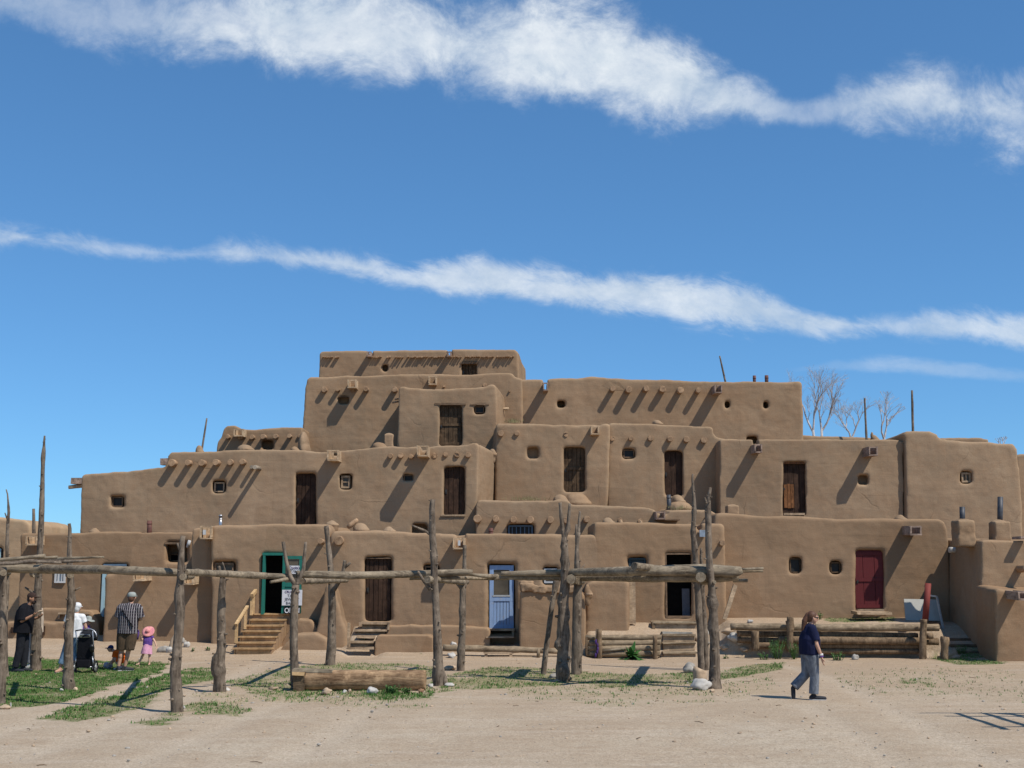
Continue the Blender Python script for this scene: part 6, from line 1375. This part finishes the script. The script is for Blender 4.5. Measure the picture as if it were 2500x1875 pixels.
bm = B(); d = (w.J['hR'] - w.J['wR']).normalized(); cyl(bm, w.J['wR'] - d * .055, w.J['wR'] - d * .02, .036, .035); put('bandage', mesh_of(bm), M['white_cloth'], w.t); bm = B(); cyl(bm, w.J['wR'] - d * .018, w.J['wR'] + d * .004, .035, .034); put('wristband', mesh_of(bm), M['purple_band'], w.t)
# man in the plaid shirt seen from behind
p = Fig('man seen from behind in a striped plaid shirt, brown cargo shorts and grey cap', 308, 1638,
        dict(head=(.05, .03, 1.735), neck=(.035, .0, 1.60), sL=(-.19, 0, 1.50), sR=(.215, 0, 1.50), pelvis=(-.01, 0, .98), hipL=(-.11, 0, .90), hipR=(.09, 0, .90), kL=(-.135, .02, .49), aL=(-.19, .0, .09), tL=(-.26, .10, .03), kR=(.03, .02, .49), aR=(-.055, .05, .09), tR=(.11, .12, .03),
             eL=(-.26, .03, 1.24), wL=(-.17, .26, 1.18), hL=(-.06, .36, 1.24), eR=(.285, .03, 1.22), wR=(.19, .26, 1.19), hR=(.08, .36, 1.25)), 1.06, (.12, 1))
p.body(); p.shirt('plaid', .72, .10, .026, 1.12, slr=1.2); p.legs('brown_shorts', .98, .115, .10, .08, .022, 'shorts', 1.05); p.hair('hair_brown'); p.cap_hat('grey_cap'); p.shoes('shoe_dark')
bm = B(); beam(bm, p.w((-.12, -.165, 1.46)), p.w((.17, -.185, 1.05)), .05, .012); put('bag_strap', mesh_of(bm), M['black_cloth'], p.t); bm = B(); box(bm, p.w((.135, -.06, .60)), (.10, .12, .17), None, 0, .015); put('pocket', mesh_of(bm), M['brown_shorts'], p.t)
bm = B(); box(bm, p.w((.01, .40, 1.27)), (.12, .06, .08)); c_ = solo('camera', 'small dark camera held up by the man in plaid', 'camera', bm, 'black_plastic')
# girl in the pink hat
gl = Fig('little girl in a pink sun hat, purple top and pink skirt', 357, 1624,
         dict(head=(.01, .02, .80), neck=(.015, 0, .705), sL=(-.075, 0, .665), sR=(.115, 0, .665), pelvis=(.01, 0, .46), hipL=(-.05, 0, .43), hipR=(.06, 0, .43), kL=(-.085, -.02, .245), aL=(-.17, -.03, .055), tL=(-.215, -.11, .02), kR=(.07, .0, .24), aR=(.075, 0, .055), tR=(.085, -.09, .02),
              eL=(-.13, -.05, .60), wL=(-.12, -.13, .70), hL=(-.14, -.16, .76), eR=(.19, -.01, .56), wR=(.235, -.02, .455), hR=(.245, -.03, .39)), .60, (.1, -1), 'skin_pale', scale=1.04)
gl.body(); gl.shirt('purple_cloth', .05, -.02, .008, 1.0, 'top')
def skirt(bm):
    a, b_ = gl.w((.01, 0, .50)), gl.w((-.005, -.01, .27)); tube(bm, [a, a.lerp(b_, .5), b_], [.095, .125, .145], 22); tube(bm, [a + Vector((.03, 0, 0)), b_ + Vector((.02, 0, .0))], [.08, .13], 20)
gl.wear('skirt', 'pink_cloth', skirt); gl.hair('hair_fair'); gl.brim_hat('pink_hat', .265, Matrix.Rotation(.95, 3, 'X'))
bm = B(); q = gl.w((-.20, -.17, .72)); rt = Matrix.Rotation(.15, 3, 'Y'); cyl(bm, q + rt @ Vector((0, 0, -.10)), q + rt @ Vector((0, 0, .10)), .045, .04, 14); cyl(bm, q + rt @ Vector((0, 0, .10)), q + rt @ Vector((0, 0, .14)), .022, .02, 12); solo('drink_bottle', 'dark purple drink bottle raised by the girl in the pink hat', 'bottle', bm, 'cloth_purple')
# toddler crouching
td = Fig('toddler in an orange outfit and blue cap crouching on the grass', 283, 1634,
         dict(head=(-.125, 0, .375), neck=(-.055, 0, .335), sL=(-.01, .07, .31), sR=(-.01, -.07, .31), pelvis=(.14, 0, .20), hipL=(.14, .06, .17), hipR=(.14, -.06, .17), kL=(-.02, .08, .19), kR=(-.01, -.08, .20), aL=(.09, .08, .04), aR=(.10, -.08, .04), tL=(.0, .08, .015), tR=(.01, -.09, .015),
              eL=(-.05, .10, .19), wL=(-.11, .09, .10), hL=(-.16, .08, .06), eR=(-.03, -.10, .18), wR=(-.10, -.09, .11), hR=(-.155, -.08, .06)), .70, (-1, -.25), 'skin_pale', scale=1.3)
td.body(); td.shirt('orange_cloth', .5, .03, .012, 1.05); td.legs('orange_cloth', .75, .10, .085, .06, .012, 'shorts'); td.hair('hair_fair'); td.cap_hat('blue_cap'); td.shoes('shoe_white')
bm = B(); q = gnd(263, 1634); ell(bm, q + Vector((0, .02, .09)), (.10, .09, .075), Matrix.Rotation(.4, 3, 'Y'), 14, 0, .5, 4, 1.6); solo('plastic_bag', 'crumpled mauve bag on the grass under the crouching toddler', 'bag', bm, 'purple_bag', None, True)
# woman in the white shirt
ww = Fig('woman in a white shirt and rolled blue jeans behind a stroller, seen from behind', 171, 1642,
         dict(head=(.085, .03, 1.50), neck=(.07, 0, 1.375), sL=(-.11, 0, 1.30), sR=(.225, 0, 1.29), pelvis=(.06, 0, .88), hipL=(-.03, 0, .82), hipR=(.13, 0, .82), kL=(-.15, .04, .47), aL=(-.25, .02, .09), tL=(-.29, -.10, .03), kR=(.10, .04, .47), aR=(.06, .06, .09), tR=(.08, .18, .03),
              eL=(-.20, .03, 1.06), wL=(-.15, .22, .97), hL=(-.10, .33, 1.0), eR=(.305, .04, 1.04), wR=(.22, .25, .96), hR=(.20, .36, 1.0)), .97, (.1, 1))
ww.body(); ww.shirt('white_cloth', .42, .07, .015, 1.02, mid=.9); ww.legs('blue_jeans', 1.72, .112, .08, .075, .012); ww.hair('hair_grey'); ww.cap_hat('white_cloth', True); ww.shoes('skin')
# child with the wide hat behind the stroller
ch = Fig('child in a blue purple shirt and wide grey sun hat standing beyond the stroller', 213, 1631,
         dict(head=(.03, 0, 1.14), neck=(.0, 0, 1.035), sL=(-.02, .13, .98), sR=(-.02, -.13, .98), pelvis=(-.02, 0, .66), hipL=(-.02, .07, .62), hipR=(-.02, -.07, .62), kL=(-.0, .07, .35), kR=(0, -.07, .35), aL=(-.02, .07, .065), aR=(-.02, -.07, .065), tL=(.12, .07, .025), tR=(.12, -.07, .025),
              eL=(-.04, .17, .78), wL=(.08, .15, .68), hL=(.16, .14, .66), eR=(-.04, -.17, .78), wR=(.08, -.15, .68), hR=(.16, -.14, .66)), .80, (1, -.1), 'skin', Y=gnd(213, 1631).y)
ch.body(); ch.shirt('purple_cloth', .6, .06, .016); ch.legs('grey_cloth', 1.8); ch.hair('hair_brown'); ch.brim_hat('grey_cap', .20, Matrix.Rotation(.18, 3, 'Y')); ch.shoes()
# man in black
mb = Fig('man dressed in black with a brown cap, holding out an open hand', 54, 1640,
         dict(head=(.14, 0, 1.715), neck=(.07, 0, 1.575), sL=(-.0, .19, 1.49), sR=(.0, -.19, 1.48), pelvis=(-.03, 0, .98), hipL=(-.03, .10, .91), hipR=(-.03, -.10, .91), kL=(.0, .10, .50), kR=(-.06, -.10, .50), aL=(-.02, .11, .09), aR=(-.13, -.10, .09), tL=(.16, .12, .03), tR=(.05, -.11, .03),
              eR=(.015, -.25, 1.19), wR=(.255, -.24, 1.32), hR=(.40, -.22, 1.40), eL=(.03, .24, 1.2), wL=(.25, .17, 1.26), hL=(.37, .13, 1.33)), 1.07, (1, -.15), 'skin_tan')
mb.body(); mb.shirt('black_cloth', .78, .07, .03, 1.22, mid=1.04, slr=1.2); mb.legs('charcoal', 1.94, .095, .072, .066, .010); mb.hair('hair_dark'); mb.cap_hat('brown_cap'); mb.shoes('shoe_dark', 'shoe_dark')
bm = B(); h = mb.J['head']; ell(bm, h + mb.f * .05 - Vector((0, 0, .085)), (.05, .05, .055), None, 12, 0, .2); put('beard', mesh_of(bm), M['hair_dark'], mb.t, True)
bm = B(); q = mb.J['hR']; ell(bm, q + Vector((.03, -.01, .02)), (.07, .045, .025), Matrix.Rotation(-.2, 3, 'Y'), 12, 0, .2, 3); solo('pebble', 'pale flat object in the raised hand of the man in black', 'stone', bm, 'stone_t', None, True)
# the listener half hidden behind the post
hp = Fig('person in a beige shirt and grey trousers mostly hidden behind the tall left post', 88, 1634,
         dict(head=(-.02, 0, 1.60), neck=(.0, 0, 1.47), sL=(.02, -.17, 1.39), sR=(.02, .17, 1.39), pelvis=(.03, 0, .92), hipL=(.03, -.09, .86), hipR=(.03, .09, .86), kL=(-.02, -.09, .47), kR=(.03, .09, .47), aL=(-.05, -.10, .08), aR=(.04, .10, .08), tL=(-.19, -.12, .03), tR=(-.12, .12, .03),
              eL=(.02, -.22, 1.12), wL=(-.10, -.20, .95), hL=(-.14, -.18, .82), eR=(.04, .22, 1.12), wR=(-.08, .20, .96), hR=(-.12, .18, .84)), 1.0, (-1, -.1), 'skin', Y=gnd(88, 1634).y + .55)
hp.body(); hp.shirt('beige_cloth', .8, .07, .02); hp.legs('grey_cloth', 1.92); hp.hair('hair_brown'); hp.shoes('shoe_white')

# ------------------------------------------------------------------ stroller
q = gnd(207, 1643); st2 = thing('stroller', 'black jogging stroller with a domed hood and silver frame on the grass', 'stroller', q)
W = lambda x, y, z: q + Vector((x, y, z))
bm = B(); hexa(bm, [W(-.22, -.02, .30), W(.13, -.02, .30), W(.17, -.10, .86), W(-.17, -.10, .86), W(-.22, .28, .28), W(.13, .28, .28), W(.17, .02, .84), W(-.17, .02, .84)])
put('seat_back', fuse(bm, .02, 2), M['black_cloth'], st2, True)
bm = B(); hexa(bm, [W(-.2, -.06, .12), W(.12, -.06, .12), W(.12, -.05, .31), W(-.2, -.05, .31), W(-.2, .32, .12), W(.12, .32, .12), W(.12, .32, .31), W(-.2, .32, .31)]); put('basket', fuse(bm, .02, 2), M['black_cloth'], st2, True)
bm = B(); ell(bm, W(.02, .12, .84), (.20, .26, .19), None, 16); bmesh.ops.bisect_plane(bm, geom=bm.verts[:] + bm.edges[:] + bm.faces[:], plane_co=W(0, 0, .80), plane_no=(0, .25, 1), clear_inner=True); put('hood', mesh_of(bm), M['charcoal'], st2, True)
bm = B(); tube(bm, [W(.02 + .205 * math.cos(a), .02 + .02 * math.sin(a), .83 + .185 * math.sin(a)) for a in [PI * k / 12 for k in range(13)]], [.014] * 13, 8); put('hood_band', mesh_of(bm), M['silver'], st2)
bm = B(); box(bm, W(-.01, -.09, .86), (.26, .05, .09), Matrix.Rotation(.3, 3, 'X'), 0, .01); put('hood_window', fuse(bm, .012, 2), M['silver'], st2, True)
bm = B(); cap(bm, W(.17, -.10, .62), W(.17, -.06, .52), .055, .05); put('side_bag', fuse(bm, .012, 2, ((.05, .02),)), M['black_plastic'], st2, True)
for s_ in (-1, 1):
    bm = B(); tube(bm, [W(-.02 + s_ * .2, -.14, .98), W(-.02 + s_ * .19, -.02, .70), W(-.03 + s_ * .19, .10, .14)], [.013] * 3, 8); tube(bm, [W(-.03 + s_ * .19, .0, .38), W(-.02 + s_ * .22, .0, .14)], [.012] * 2, 8); put('frame_tube', mesh_of(bm), M['silver'], st2)
bm = B(); tube(bm, [W(-.22, -.14, .98), W(-.1, -.19, 1.0), W(.06, -.19, 1.0), W(.18, -.14, .98)], [.016] * 4, 8); put('handle_bar', mesh_of(bm), M['black_plastic'], st2)
bm = B(); tube(bm, [W(-.24, 0, .14), W(.23, 0, .14)], [.013] * 2, 8); put('axle', mesh_of(bm), M['silver'], st2)
def wheel(c, r, wd):
    bm = B(); n = 26; pv = None
    for k in range(n + 1):
        a = 2 * PI * k / n; ring = [bm.verts.new(c + Vector((wd * math.cos(b_), (r + wd * .9 * math.sin(b_)) * math.cos(a), (r + wd * .9 * math.sin(b_)) * math.sin(a)))) for b_ in [2 * PI * j / 8 for j in range(8)]]
        if pv:
            for j in range(8): bm.faces.new((pv[j], pv[(j + 1) % 8], ring[(j + 1) % 8], ring[j]))
        pv = ring
    o = put('wheel', mesh_of(bm), M['rubber'], st2, True)
    bm = B(); cyl(bm, c - Vector((.02, 0, 0)), c + Vector((.02, 0, 0)), r * .34, r * .34, 14)
    for k in range(6):
        a = PI * k / 3; beam(bm, c, c + Vector((0, math.cos(a) * r, math.sin(a) * r)), .014, .014)
    put('rim', mesh_of(bm), M['alu'], o)
wheel(W(.245, .0, .145), .125, .024); wheel(W(-.255, .0, .145), .125, .024); wheel(W(.0, .55, .115), .095, .022)
# drop the builder's own bookkeeping from the finished objects
for o in bpy.data.objects:
    for k in ('_base', 'Y'):
        if k in o: del o[k]
